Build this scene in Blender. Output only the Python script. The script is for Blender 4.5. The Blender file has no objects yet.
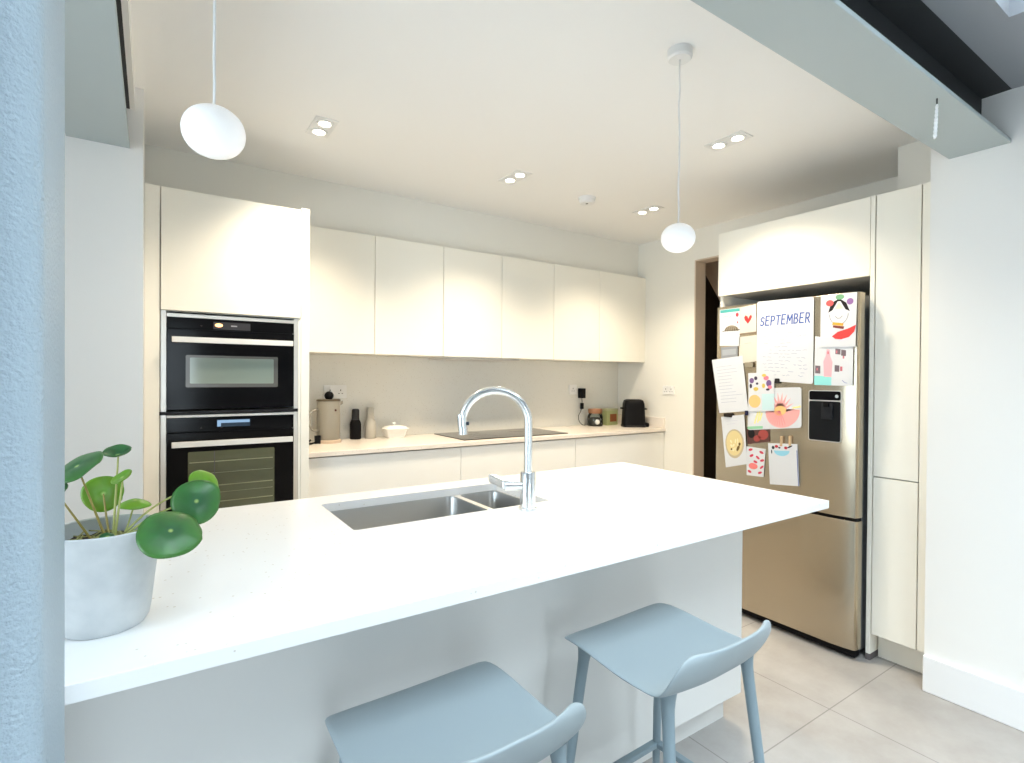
import bpy, bmesh, math, random
from mathutils import Vector, Matrix
random.seed(7)
PI = math.pi
SC = bpy.context.scene
COL = SC.collection

# ---------------------------------------------------------------- materials
def new_mat(name, color, rough=0.5, metal=0.0, spec=0.5, coat=0.0):
    m = bpy.data.materials.new(name); m.use_nodes = True
    b = m.node_tree.nodes['Principled BSDF']
    b.inputs['Base Color'].default_value = (*color, 1)
    b.inputs['Roughness'].default_value = rough
    b.inputs['Metallic'].default_value = metal
    b.inputs['Specular IOR Level'].default_value = spec
    b.inputs['Coat Weight'].default_value = coat
    return m
def nodes(m): return m.node_tree.nodes, m.node_tree.links, m.node_tree.nodes['Principled BSDF']
def add_bump(m, scale, strength, dist=0.002, detail=2.0, stretch=None):
    N, L, b = nodes(m)
    tc = N.new('ShaderNodeTexCoord'); mp = N.new('ShaderNodeMapping'); n = N.new('ShaderNodeTexNoise'); bp = N.new('ShaderNodeBump')
    if stretch: mp.inputs['Scale'].default_value = stretch
    n.inputs['Scale'].default_value = scale; n.inputs['Detail'].default_value = detail
    bp.inputs['Strength'].default_value = strength; bp.inputs['Distance'].default_value = dist
    L.new(tc.outputs['Object'], mp.inputs['Vector']); L.new(mp.outputs['Vector'], n.inputs['Vector'])
    L.new(n.outputs['Fac'], bp.inputs['Height']); L.new(bp.outputs['Normal'], b.inputs['Normal'])
    return n
def add_mottle(m, c1, c2, scale, lo=0.35, hi=0.65, detail=3.0):
    N, L, b = nodes(m)
    tc = N.new('ShaderNodeTexCoord'); n = N.new('ShaderNodeTexNoise'); r = N.new('ShaderNodeValToRGB')
    n.inputs['Scale'].default_value = scale; n.inputs['Detail'].default_value = detail
    r.color_ramp.elements[0].position = lo; r.color_ramp.elements[1].position = hi
    r.color_ramp.elements[0].color = (*c1, 1); r.color_ramp.elements[1].color = (*c2, 1)
    L.new(tc.outputs['Object'], n.inputs['Vector']); L.new(n.outputs['Fac'], r.inputs['Fac']); L.new(r.outputs['Color'], b.inputs['Base Color'])
    return r
def s2l(r, g, b):
    f = lambda c: (c/255)/12.92 if c/255 <= 0.04045 else ((c/255+0.055)/1.055)**2.4
    return (f(r), f(g), f(b))

M = {}
M['wall'] = new_mat('wall_paint', (0.82, 0.81, 0.785), 0.75, spec=0.25); add_bump(M['wall'], 180, 0.06)
M['wallk'] = new_mat('warm_lit_wall_paint', (0.80, 0.785, 0.73), 0.75, spec=0.25)  # same wall paint with the kitchen's warm light put into its colour
M['ceil'] = new_mat('ceiling_paint', (0.87, 0.865, 0.85), 0.8, spec=0.2)
M['skirt'] = new_mat('skirting_paint', (0.82, 0.82, 0.82), 0.35)
M['cab'] = new_mat('cabinet_matt_lacquer', (0.87, 0.845, 0.765), 0.42, spec=0.4)
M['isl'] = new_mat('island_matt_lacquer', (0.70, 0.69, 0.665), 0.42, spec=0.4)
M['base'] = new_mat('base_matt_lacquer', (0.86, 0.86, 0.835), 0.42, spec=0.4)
M['carc'] = new_mat('cabinet_carcass', (0.55, 0.53, 0.50), 0.6)
def quartz(name, base, fleck, dens):
    m = new_mat(name, base, 0.22, spec=0.5)
    N, L, b = nodes(m)
    tc = N.new('ShaderNodeTexCoord'); v = N.new('ShaderNodeTexVoronoi'); v.inputs['Scale'].default_value = 95
    lt = N.new('ShaderNodeMath'); lt.operation = 'LESS_THAN'; lt.inputs[1].default_value = 0.22
    sep = N.new('ShaderNodeSeparateColor'); gt = N.new('ShaderNodeMath'); gt.operation = 'GREATER_THAN'; gt.inputs[1].default_value = dens
    mu = N.new('ShaderNodeMath'); mu.operation = 'MULTIPLY'
    mx = N.new('ShaderNodeMix'); mx.data_type = 'RGBA'
    L.new(tc.outputs['Object'], v.inputs['Vector']); L.new(v.outputs['Distance'], lt.inputs[0])
    L.new(v.outputs['Color'], sep.inputs['Color']); L.new(sep.outputs[0], gt.inputs[0])
    L.new(lt.outputs[0], mu.inputs[0]); L.new(gt.outputs[0], mu.inputs[1]); L.new(mu.outputs[0], mx.inputs[0])
    mx.inputs[6].default_value = (*base, 1); mx.inputs[7].default_value = (*fleck, 1)
    L.new(mx.outputs[2], b.inputs['Base Color'])
    return m
M['quartz'] = quartz('white_quartz', (0.88, 0.88, 0.88), (0.70, 0.66, 0.60), 0.92)
M['splash'] = quartz('splashback_quartz', (0.74, 0.73, 0.68), (0.60, 0.57, 0.50), 0.7)
M['wtop'] = quartz('worktop_quartz', (0.80, 0.735, 0.66), (0.60, 0.54, 0.48), 0.8)
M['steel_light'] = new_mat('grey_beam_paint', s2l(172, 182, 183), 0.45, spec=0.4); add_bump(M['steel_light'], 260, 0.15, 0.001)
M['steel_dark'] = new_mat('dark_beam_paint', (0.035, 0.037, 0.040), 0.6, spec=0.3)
M['column'] = new_mat('column_textured_paint', s2l(164, 180, 191), 0.5, spec=0.35); add_bump(M['column'], 230, 0.7, 0.003, 2)
M['stool'] = new_mat('blue_grey_plastic', s2l(148, 159, 163), 0.42, spec=0.4)
M['stool_leg'] = new_mat('blue_grey_steel', s2l(126, 142, 149), 0.4, spec=0.45)
M['black_glass'] = new_mat('black_glass', (0.004, 0.004, 0.005), 0.12, spec=0.10)
M['black_metal'] = new_mat('black_metal', (0.010, 0.010, 0.012), 0.4, spec=0.2)
M['black_plastic'] = new_mat('black_plastic', (0.006, 0.006, 0.007), 0.5, spec=0.12)
M['trim_steel'] = new_mat('brushed_trim', (0.72, 0.70, 0.66), 0.38, metal=0.75)
M['handle_steel'] = new_mat('satin_handle', (0.82, 0.80, 0.76), 0.45, metal=0.35)
M['chrome'] = new_mat('brushed_nickel_tap', (0.80, 0.82, 0.83), 0.22, metal=0.9)
M['sink'] = new_mat('sink_steel', (0.50, 0.50, 0.49), 0.34, metal=1.0); add_bump(M['sink'], 40, 0.05, 0.001, 2, (1, 1, 14))
M['fridge'] = new_mat('brushed_stainless', (0.50, 0.435, 0.335), 0.25, metal=1.0)
add_bump(M['fridge'], 3.0, 0.22, 0.01, 1, (1, 2.4, 0.25))
M['fridge_side'] = new_mat('fridge_side_grey', (0.36, 0.38, 0.40), 0.4, metal=0.6)
M['hob'] = new_mat('hob_glass', (0.035, 0.03, 0.026), 0.10)
M['win_glass'] = new_mat('oven_window_reflection', s2l(136, 150, 142), 0.10, spec=0.6)  # grey-green reflection on the oven window painted as a base colour
M['win_glass2'] = new_mat('oven_window_glass_lower', s2l(88, 92, 70), 0.14, spec=0.6)
M['win_frame'] = new_mat('oven_window_edge', (0.11, 0.11, 0.105), 0.2)
M['rack'] = new_mat('oven_rack_wire', s2l(150, 152, 122), 0.35, metal=0.3)
M['white_plastic'] = new_mat('white_plastic', (0.78, 0.78, 0.77), 0.35)
M['opal'] = new_mat('opal_glass', (0.90, 0.90, 0.90), 0.3, spec=0.3); _b = M['opal'].node_tree.nodes['Principled BSDF']; _b.inputs['Emission Color'].default_value = (1, .98, .96, 1); _b.inputs['Emission Strength'].default_value = 0.13
M['cable_w'] = new_mat('white_cable', (0.82, 0.82, 0.82), 0.5)
M['concrete'] = new_mat('pale_concrete', (0.55, 0.58, 0.60), 0.8, spec=0.2)
add_mottle(M['concrete'], s2l(192, 196, 198), s2l(204, 207, 208), 26, 0.3, 0.62, 4); add_bump(M['concrete'], 60, 0.15)
M['soil'] = new_mat('potting_soil', (0.06, 0.045, 0.03), 0.95); add_bump(M['soil'], 60, 0.9, 0.01)
M['moss'] = new_mat('dry_moss', (0.35, 0.34, 0.12), 0.9); add_bump(M['moss'], 90, 0.9, 0.01)
M['stem'] = new_mat('pale_stem', (0.40, 0.42, 0.13), 0.5)
M['stem_brown'] = new_mat('olive_stem', (0.30, 0.24, 0.06), 0.5)
def leaf_mat(name, dark, light):
    m = new_mat(name, dark, 0.36, spec=0.45)
    N, L, b = nodes(m)
    tc = N.new('ShaderNodeTexCoord'); ln = N.new('ShaderNodeVectorMath'); ln.operation = 'LENGTH'
    r = N.new('ShaderNodeValToRGB'); r.color_ramp.elements[0].color = (0.45, 0.55, 0.16, 1); r.color_ramp.elements[0].position = 0.0
    r.color_ramp.elements[1].color = (*dark, 1); r.color_ramp.elements[1].position = 0.10
    e = r.color_ramp.elements.new(1.0); e.color = (*light, 1)
    n = N.new('ShaderNodeTexNoise'); n.inputs['Scale'].default_value = 38
    mx = N.new('ShaderNodeMix'); mx.data_type = 'RGBA'; mx.blend_type = 'OVERLAY'; mx.inputs[0].default_value = 0.35
    ml = N.new('ShaderNodeMath'); ml.operation = 'MULTIPLY'; ml.inputs[1].default_value = 22
    L.new(tc.outputs['Object'], ln.inputs[0]); L.new(ln.outputs['Value'], ml.inputs[0]); L.new(ml.outputs[0], r.inputs['Fac'])
    L.new(tc.outputs['Object'], n.inputs['Vector']); L.new(r.outputs['Color'], mx.inputs[6]); L.new(n.outputs['Color'], mx.inputs[7])
    L.new(mx.outputs[2], b.inputs['Base Color'])
    b.inputs['Subsurface Weight'].default_value = 0.0
    return m
M['leaf_dark'] = leaf_mat('dark_leaf', (0.022, 0.100, 0.036), (0.050, 0.17, 0.030))
M['leaf_lite'] = leaf_mat('bright_leaf', (0.12, 0.28, 0.015), (0.17, 0.34, 0.02))
# floor tiles: large porcelain slabs with thin joints
m = new_mat('floor_tiles', (0.55, 0.50, 0.46), 0.42, spec=0.4); M['floor'] = m
N, L, b = nodes(m)
tc = N.new('ShaderNodeTexCoord'); mp = N.new('ShaderNodeMapping'); mp.inputs['Location'].default_value = (-0.32, -1.055, 0)
br = N.new('ShaderNodeTexBrick'); br.offset = 0.0; br.squash = 1.0
br.inputs['Scale'].default_value = 1.0; br.inputs['Brick Width'].default_value = 0.62; br.inputs['Row Height'].default_value = 0.62
br.inputs['Mortar Size'].default_value = 0.0026; br.inputs['Mortar Smooth'].default_value = 0.2; br.inputs['Bias'].default_value = 0
br.inputs['Color1'].default_value = (0.385, 0.37, 0.355, 1); br.inputs['Color2'].default_value = (0.37, 0.355, 0.34, 1); br.inputs['Mortar'].default_value = (0.23, 0.22, 0.21, 1)
n1 = N.new('ShaderNodeTexNoise'); n1.inputs['Scale'].default_value = 3.2; n1.inputs['Detail'].default_value = 6; n1.inputs['Roughness'].default_value = 0.65
r1 = N.new('ShaderNodeValToRGB'); r1.color_ramp.elements[0].color = (0.80, 0.775, 0.75, 1); r1.color_ramp.elements[0].position = 0.3; r1.color_ramp.elements[1].color = (1.06, 1.06, 1.06, 1); r1.color_ramp.elements[1].position = 0.7
mx = N.new('ShaderNodeMix'); mx.data_type = 'RGBA'; mx.blend_type = 'MULTIPLY'; mx.inputs[0].default_value = 1
L.new(tc.outputs['Object'], mp.inputs['Vector']); L.new(mp.outputs['Vector'], br.inputs['Vector']); L.new(tc.outputs['Object'], n1.inputs['Vector'])
L.new(n1.outputs['Fac'], r1.inputs['Fac']); L.new(br.outputs['Color'], mx.inputs[6]); L.new(r1.outputs['Color'], mx.inputs[7]); L.new(mx.outputs[2], b.inputs['Base Color'])
M['paper'] = new_mat('white_paper', (0.70, 0.71, 0.735), 0.7, spec=0.2)
M['cream_paper'] = new_mat('cream_paper', (0.68, 0.64, 0.55), 0.7, spec=0.2)
def emit(name, c, s):
    m = bpy.data.materials.new(name); m.use_nodes = True; N = m.node_tree.nodes; N.clear()
    e = N.new('ShaderNodeEmission'); e.inputs[0].default_value = (*c, 1); e.inputs[1].default_value = s
    o = N.new('ShaderNodeOutputMaterial'); m.node_tree.links.new(e.outputs[0], o.inputs[0]); return m
M['lamp'] = emit('lamp_disc', (1, 0.88, 0.68), 14)
M['led_blue'] = emit('display_glow_blue', (0.35, 0.55, 0.8), 0.5)
M['led_warm'] = emit('display_glow_warm', (1.0, 0.5, 0.18), 2.2)
def glass(name, ior=1.45, tint=(1, 1, 1)):
    m = bpy.data.materials.new(name); m.use_nodes = True; N = m.node_tree.nodes; L = m.node_tree.links; N.clear()
    o = N.new('ShaderNodeOutputMaterial'); t = N.new('ShaderNodeBsdfTransparent'); t.inputs[0].default_value = (*tint, 1)
    g = N.new('ShaderNodeBsdfGlossy'); g.inputs['Roughness'].default_value = 0.02
    f = N.new('ShaderNodeFresnel'); f.inputs[0].default_value = ior; x = N.new('ShaderNodeMixShader')
    L.new(f.outputs[0], x.inputs[0]); L.new(t.outputs[0], x.inputs[1]); L.new(g.outputs[0], x.inputs[2]); L.new(x.outputs[0], o.inputs[0])
    return m
M['glass'] = glass('clear_pane')
M['jar_glass'] = glass('jar_glass', 1.5, (0.86, 0.9, 0.88))
_flat = {}
def flat(r, g, b, rough=0.7):
    k = (r, g, b, rough)
    if k not in _flat: _flat[k] = new_mat('ink_%d_%d_%d' % (r, g, b), s2l(r, g, b), rough, spec=0.2)
    return _flat[k]

# ---------------------------------------------------------------- mesh helpers
def BM(): return bmesh.new()
def box(bm, x0, x1, y0, y1, z0, z1, rot=None):
    vs = [bm.verts.new((x, y, z)) for x in (x0, x1) for y in (y0, y1) for z in (z0, z1)]
    for f in ((0, 1, 3, 2), (4, 6, 7, 5), (0, 4, 5, 1), (2, 3, 7, 6), (0, 2, 6, 4), (1, 5, 7, 3)):
        bm.faces.new([vs[i] for i in f])
    if rot is not None: bmesh.ops.transform(bm, matrix=rot, verts=vs)
    return bm
def ring(bm, c, ax, r, n, ref=None):
    ax = Vector(ax).normalized()
    u = Vector(ref) if ref is not None else (Vector((0, 0, 1)) if abs(ax.z) < 0.9 else Vector((1, 0, 0)))
    u = (u - ax*u.dot(ax)).normalized(); w = ax.cross(u)
    return [bm.verts.new(Vector(c) + (u*math.cos(2*PI*i/n) + w*math.sin(2*PI*i/n))*r) for i in range(n)]
def tube(bm, pts, rad, n=14, cap=True):
    pts = [Vector(p) for p in pts]; R = rad if isinstance(rad, (list, tuple)) else [rad]*len(pts)
    prev = None; ref = None
    for i, p in enumerate(pts):
        t = (pts[min(i+1, len(pts)-1)] - pts[max(i-1, 0)]).normalized()
        if ref is None: ref = Vector((0, 0, 1)) if abs(t.z) < 0.9 else Vector((1, 0, 0))
        ref = (ref - t*ref.dot(t)).normalized()
        rg = ring(bm, p, t, R[i], n, ref)
        if prev:
            for j in range(n): bm.faces.new((prev[j], prev[(j+1) % n], rg[(j+1) % n], rg[j]))
        elif cap: bm.faces.new(rg[::-1])
        prev = rg
    if cap: bm.faces.new(prev)
    return bm
def lathe(bm, cx, cy, prof, n=40):
    prev = None
    for r, z in prof:
        if r < 1e-6: rg = [bm.verts.new((cx, cy, z))]
        else: rg = [bm.verts.new((cx + r*math.cos(2*PI*i/n), cy + r*math.sin(2*PI*i/n), z)) for i in range(n)]
        if prev:
            for j in range(n):
                a, b2 = prev[j % len(prev)], prev[(j+1) % len(prev)]; c, d = rg[(j+1) % len(rg)], rg[j % len(rg)]
                f = []
                for v in (a, b2, c, d):
                    if v not in f: f.append(v)
                if len(f) > 2: bm.faces.new(f)
        prev = rg
    return bm
def rrect(x0, x1, y0, y1, r, n=5):
    out = []
    for cx, cy, a in ((x1-r, y1-r, 0), (x0+r, y1-r, 90), (x0+r, y0+r, 180), (x1-r, y0+r, 270)):
        for i in range(n+1):
            t = math.radians(a + 90*i/n); out.append((cx + r*math.cos(t), cy + r*math.sin(t)))
    return out
def prism(bm, pts, z0, z1):
    a = [bm.verts.new((x, y, z0)) for x, y in pts]; b2 = [bm.verts.new((x, y, z1)) for x, y in pts]; n = len(pts)
    bm.faces.new(a[::-1]); bm.faces.new(b2)
    for i in range(n): bm.faces.new((a[i], a[(i+1) % n], b2[(i+1) % n], b2[i]))
    return bm
def loft(bm, loops, cap0=True, cap1=True):
    prev = None
    for lp in loops:
        rg = [bm.verts.new(p) for p in lp]; n = len(rg)
        if prev:
            for j in range(n): bm.faces.new((prev[j], prev[(j+1) % n], rg[(j+1) % n], rg[j]))
        elif cap0: bm.faces.new(rg[::-1])
        prev = rg
    if cap1: bm.faces.new(prev)
    return bm
def world_loc(o):
    v = Vector((0, 0, 0))
    while o is not None: v += Vector(o.location); o = o.parent
    return v
def obj(name, bm, m, parent=None, smooth=False, bevel=0.0, origin=None, subsurf=0, solid=0):
    bmesh.ops.recalc_face_normals(bm, faces=bm.faces)
    if parent is not None: loc = world_loc(parent); o_loc = Vector((0, 0, 0))
    else:
        if origin is None:
            xs = [v.co for v in bm.verts]
            origin = ((min(c.x for c in xs)+max(c.x for c in xs))/2, (min(c.y for c in xs)+max(c.y for c in xs))/2, min(c.z for c in xs))
        loc = Vector(origin); o_loc = loc
    if parent is not None and origin is not None: o_loc = Vector(origin) - loc; loc = Vector(origin)
    bmesh.ops.translate(bm, verts=bm.verts, vec=-loc)
    me = bpy.data.meshes.new(name); bm.to_mesh(me); bm.free()
    for mm in (m if isinstance(m, (list, tuple)) else [m]): me.materials.append(mm)
    if smooth:
        for p in me.polygons: p.use_smooth = True
    o = bpy.data.objects.new(name, me); COL.objects.link(o); o.location = o_loc
    if parent is not None: o.parent = parent
    if solid:
        s = o.modifiers.new('Solidify', 'SOLIDIFY'); s.thickness = solid; s.offset = 0
    if subsurf:
        s = o.modifiers.new('Subdivision', 'SUBSURF'); s.levels = subsurf; s.render_levels = subsurf
    if bevel:
        s = o.modifiers.new('Bevel', 'BEVEL'); s.width = bevel; s.segments = 2; s.limit_method = 'ANGLE'; s.angle_limit = math.radians(40); s.harden_normals = False
    if smooth == 'auto':
        me.set_sharp_from_angle(angle=math.radians(38))
    return o
def tag(o, label, cat, group=None):
    o['label'] = label; o['category'] = cat
    if group: o['group'] = group
    return o
def thing(name, label, cat, loc, group=None):
    o = bpy.data.objects.new(name, None); COL.objects.link(o); o.location = loc; o.empty_display_size = 0.05
    return tag(o, label, cat, group)
def struct(name, bm, m, bevel=0.0):
    o = obj(name, bm, m, None, bevel=bevel); o['kind'] = 'structure'; return o
def bx(*a): return box(BM(), *a)

# ---------------------------------------------------------------- setting
ZC = 2.525
struct('floor', bx(-2.7, 5.4, -3.7, 3.75, -0.1, 0), M['floor'])
struct('floor_added_ground', bx(-9, 9, -11, -3.7, -0.14, -0.02), new_mat('added_ground_grey', (0.42, 0.41, 0.39), 0.8))  # unseen ground added outside to stop sky light coming from below
struct('ceiling', bx(-0.077, 3.72, 0.67, 3.75, ZC, ZC+0.1), M['ceil'])
struct('trim_1', bx(-0.077, -0.06, 0.87, 2.72, 2.43, ZC), M['ceil'])
struct('wall_back', bx(-0.031, 3.72, 3.62, 3.75, 0, ZC), M['wall'])
struct('wall_bulkhead', bx(-0.031, 3.60, 3.36, 3.62, 2.2165, ZC), M['wallk'])
# side wall with the doorway
bm = BM(); box(bm, 3.60, 3.72, 2.76, 3.62, 0, ZC); box(bm, 3.60, 3.72, 2.02, 2.76, 2.285, ZC); box(bm, 3.60, 3.72, 0.94, 2.02, 0, ZC)
struct('wall_side', bm, M['wallk'])
struct('wall_stub', bx(3.156, 3.60, 0.94, 1.19, 2.216, ZC), M['wallk'])
bm = BM(); box(bm, 2.78, 3.72, -3.7, 0.925, 0, 2.7)
struct('wall_right', bm, M['wall'])
struct('wall_nib', bx(-2.7, -0.031, 2.72, 3.75, 0, 2.7), M['wall'])
bm = BM(); box(bm, -2.82, -2.7, -3.7, -0.3, 0, 2.7); box(bm, -2.82, -2.7, 1.7, 3.75, 0, 2.7); box(bm, -2.82, -2.7, -0.3, 1.7, 2.1, 2.7); box(bm, -2.82, -2.7, -0.3, 1.7, 0, 0.25)
struct('wall_left', bm, M['wall'])
bm = BM()
for y in (-0.27, 0.7, 1.67): box(bm, -2.80, -2.72, y-.03, y+.03, .25, 2.1)
box(bm, -2.80, -2.72, -0.3, 1.7, .25, .31); box(bm, -2.80, -2.72, -0.3, 1.7, 2.04, 2.1)
struct('window_added_side', bm, M['steel_dark'])  # unseen side window, added for daylight and for the fridge door's reflection
struct('window_added_side_pane', bx(-2.765, -2.755, -0.25, 1.65, .31, 2.04), M['glass'])
# skirting board with a rounded top edge
bm = bx(2.762, 2.78, -3.6, 0.925, 0, 0.155); struct('baseboard_right', bm, M['skirt'], 0.004)
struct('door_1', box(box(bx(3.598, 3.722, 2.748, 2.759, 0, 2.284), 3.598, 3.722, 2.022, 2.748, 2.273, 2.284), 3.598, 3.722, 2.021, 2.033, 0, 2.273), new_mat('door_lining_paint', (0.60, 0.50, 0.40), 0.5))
# hallway past the doorway
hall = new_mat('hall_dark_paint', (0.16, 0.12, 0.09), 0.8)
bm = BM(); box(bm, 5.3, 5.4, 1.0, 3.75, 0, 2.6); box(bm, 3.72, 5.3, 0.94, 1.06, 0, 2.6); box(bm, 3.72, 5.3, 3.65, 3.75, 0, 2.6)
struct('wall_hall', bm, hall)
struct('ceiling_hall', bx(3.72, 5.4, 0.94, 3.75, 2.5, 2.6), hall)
bm = BM(); pg = [(3.14, 2.5), (2.2, .893), (1.8, .893), (1.8, 2.5)]
loft(bm, [[(4.06, y, z) for y, z in pg], [(4.16, y, z) for y, z in pg]])
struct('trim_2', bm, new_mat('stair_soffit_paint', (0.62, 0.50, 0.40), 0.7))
# extension roof falling away from the beam; rooflight's unseen extent invented for daylight
def zr(y): return 2.476 + (y - 0.665)*0.07
def slab(bm, x0, x1, y0, y1, t=0.14):
    lo = [(x0, y0, zr(y0)), (x1, y0, zr(y0)), (x1, y1, zr(y1)), (x0, y1, zr(y1))]
    loft(bm, [lo, [(p[0], p[1], p[2]+t) for p in lo]])
SX0, SX1, SY0, SY1 = 0.0, 2.205, -2.4, 0.537
bm = BM(); slab(bm, -2.7, 2.78, -3.7, SY0); slab(bm, -2.7, SX0, SY0, 0.665); slab(bm, SX1, 2.78, SY0, 0.665); slab(bm, SX0, SX1, SY1, 0.665)
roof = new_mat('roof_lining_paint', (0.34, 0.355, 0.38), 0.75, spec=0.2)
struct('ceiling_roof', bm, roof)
bm = BM(); slab(bm, -2.7, -0.28, 0.665, 2.72); struct('ceiling_side', bm, M['ceil'])
bm = BM()
lo = [(SX0-.02, SY0-.02, zr(SY0)+.145), (SX1+.02, SY0-.02, zr(SY0)+.145), (SX1+.02, SY1+.02, zr(SY1)+.145), (SX0-.02, SY1+.02, zr(SY1)+.145)]
loft(bm, [lo, [(p[0], p[1], p[2]+.012) for p in lo]])
struct('window_1', bm, M['glass'])
# unseen garden doors invented behind the viewer to bring in daylight
bm = BM(); box(bm, -2.7, -0.6, -3.70, -3.60, 0, 2.32); box(bm, 0.6, 2.78, -3.70, -3.60, 0, 2.32); box(bm, -0.6, 0.6, -3.70, -3.60, 2.08, 2.32)
struct('wall_garden', bm, M['wall'])
bm = BM()
for x in (-0.56, 0.56): box(bm, x-.04, x+.04, -3.68, -3.61, 0, 2.08)
for z in (0, 1.0, 2.02): box(bm, -0.6, 0.6, -3.68, -3.61, z, z+.06)
struct('window_added_garden', bm, M['steel_dark'])
struct('window_added_garden_pane', bx(-0.55, 0.55, -3.645, -3.635, 0.05, 2.05), M['glass'])

# ---------------------------------------------------------------- steel frame
t = thing('steel_beam', 'long grey steel beam spanning above the island, under the rooflight', 'beam', (1.2, 0.76, 2.268))
obj('bottom_flange', bx(-0.28, 2.78, 0.665, 0.862, 2.268, 2.283), M['steel_light'], t, bevel=0.002)
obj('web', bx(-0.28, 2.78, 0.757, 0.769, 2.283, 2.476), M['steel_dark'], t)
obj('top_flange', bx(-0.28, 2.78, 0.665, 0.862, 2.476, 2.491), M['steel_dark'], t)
struct('trim_3', bx(-0.077, 2.78, 0.80, 0.87, 2.491, ZC+0.1), M['ceil'])
t = thing('steel_beam', 'grey steel beam bearing on the white wall nib beside the ovens', 'beam', (-0.18, 1.8, 2.268))
obj('bottom_flange', bx(-0.28, -0.077, 0.862, 2.72, 2.268, 2.283), M['steel_light'], t, bevel=0.002)
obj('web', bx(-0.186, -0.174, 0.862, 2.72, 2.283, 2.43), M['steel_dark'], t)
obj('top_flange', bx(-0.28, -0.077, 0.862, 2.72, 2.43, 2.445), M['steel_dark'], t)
bm = prism(BM(), rrect(-0.28, -0.087, 0.665, 0.862, 0.028, 8), 0, 2.268)
tag(obj('steel_column', bm, M['column'], smooth='auto'), 'pale blue textured steel column in front of the plant pot', 'column')
# short twisted white cord hanging from the beam
bm = BM(); tube(bm, [(2.147, 0.70, 2.269), (2.147, 0.70, 2.250), (2.147, 0.70, 2.245)], 0.0025, 8)
cd = thing('hanging_cord', 'short white twisted cord hanging under the long beam', 'cord', (2.147, 0.70, 2.13))
obj('wire', bm, M['steel_dark'], cd)
bm = BM()
for ph in (0, PI):
    tube(bm, [(2.147+.002*math.cos(ph+k*1.1)-.0006*k, 0.70+.002*math.sin(ph+k*1.1), 2.248-k*0.0048) for k in range(25)], [0.0028+(0.0012 if 10 < k < 24 else 0) for k in range(25)], 8)
obj('cord', bm, M['cable_w'], cd, smooth=True)

# ---------------------------------------------------------------- ceiling fittings
def downlight(x, y, label):
    t = thing('recessed_downlight', label, 'ceiling light', (x, y, ZC-0.006), 'twin downlights in the kitchen ceiling')
    bm = BM(); o_ = rrect(x-.052, x+.052, y-.105, y+.105, .004, 2)
    loft(bm, [[(px, py, ZC) for px, py in o_], [(px, py, ZC-.004) for px, py in o_]])
    obj('trim_plate', bm, M['white_plastic'], t, bevel=0.001)
    for dy in (-.052, .052):
        bm = lathe(BM(), x, y+dy, [(0.040, ZC-.0035), (0.040, ZC-.008), (0.031, ZC-.008), (0.031, ZC-.005)], 28)
        obj('bezel', bm, M['white_plastic'], t, smooth='auto')
        obj('lamp', lathe(BM(), x, y+dy, [(0.0, ZC-.0085), (0.015, ZC-.008), (0.025, ZC-.006)], 24), M['lamp'], t)
        l = bpy.data.lights.new('downlight_beam', 'SPOT'); l.energy = DL_E; l.color = (1.0, 0.86, 0.66); l.spot_size = math.radians(118); l.spot_blend = 1.0; l.shadow_soft_size = 0.03
        lo_ = bpy.data.objects.new('downlight_beam', l); COL.objects.link(lo_); lo_.location = (x, y+dy, ZC-.03)
DL_E = 29
downlight(0.671, 2.643, 'twin recessed downlight in the ceiling above the ovens')
downlight(1.784, 2.645, 'twin recessed downlight in the ceiling in front of the hob')
downlight(2.903, 2.624, 'twin recessed downlight in the ceiling nearest the doorway')
downlight(2.384, 1.637, 'twin recessed downlight in the ceiling near the fridge and beam')
t = thing('smoke_detector', 'round white smoke detector on the ceiling between two downlights', 'smoke detector', (2.382, 2.68, ZC-.04))
obj('base', lathe(BM(), 2.382, 2.68, [(0, ZC), (.058, ZC), (.058, ZC-.012), (0, ZC-.012)], 40), M['white_plastic'], t, smooth='auto')
obj('cover', lathe(BM(), 2.382, 2.68, [(.052, ZC-.012), (.052, ZC-.028), (.044, ZC-.038), (.02, ZC-.041), (0, ZC-.041)], 40), M['white_plastic'], t, smooth='auto')
obj('button', lathe(BM(), 2.372, 2.67, [(.008, ZC-.041), (.008, ZC-.043), (0, ZC-.043)], 16), flat(90, 90, 92), t)

def pendant(x, y, label):
    t = thing('pendant_lamp', label, 'pendant lamp', (x, y, 1.785), 'white globe pendants above the island')
    obj('ceiling_rose', lathe(BM(), x, y, [(0, ZC), (.044, ZC), (.044, ZC-.028), (.038, ZC-.034), (0, ZC-.034)], 40), M['white_plastic'], t, smooth='auto')
    random.seed(3); pts = [(x+random.uniform(-.0025, .0025)*(0 < k < 11), y+random.uniform(-.002, .002)*(0 < k < 11), ZC-.03-(ZC-.03-1.893)*k/11) for k in range(12)]
    obj('flex', tube(BM(), pts, 0.0028, 8), M['cable_w'], t, smooth=True)
    obj('collar', lathe(BM(), x, y, [(.0035, 1.906), (.006, 1.901), (.007, 1.894), (0, 1.894)], 20), M['white_plastic'], t, smooth=True)
    prof = []
    for i in range(25):
        a = PI/2 - PI*i/24; ca, sa = math.cos(a), math.sin(a)
        prof.append((.0600*(abs(ca)**.92), 1.848 + (.0515*(abs(sa)**.98))*(1 if sa > 0 else -1)))
    prof[0] = (0, prof[0][1]); prof[-1] = (0, prof[-1][1])
    obj('lamp_shade', lathe(BM(), x, y, prof, 48), M['opal'], t, smooth=True)
pendant(0.107, 1.287, 'white globe pendant hanging above the plant end of the island')
pendant(1.583, 1.287, 'white globe pendant hanging towards the fridge end of the island')

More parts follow.
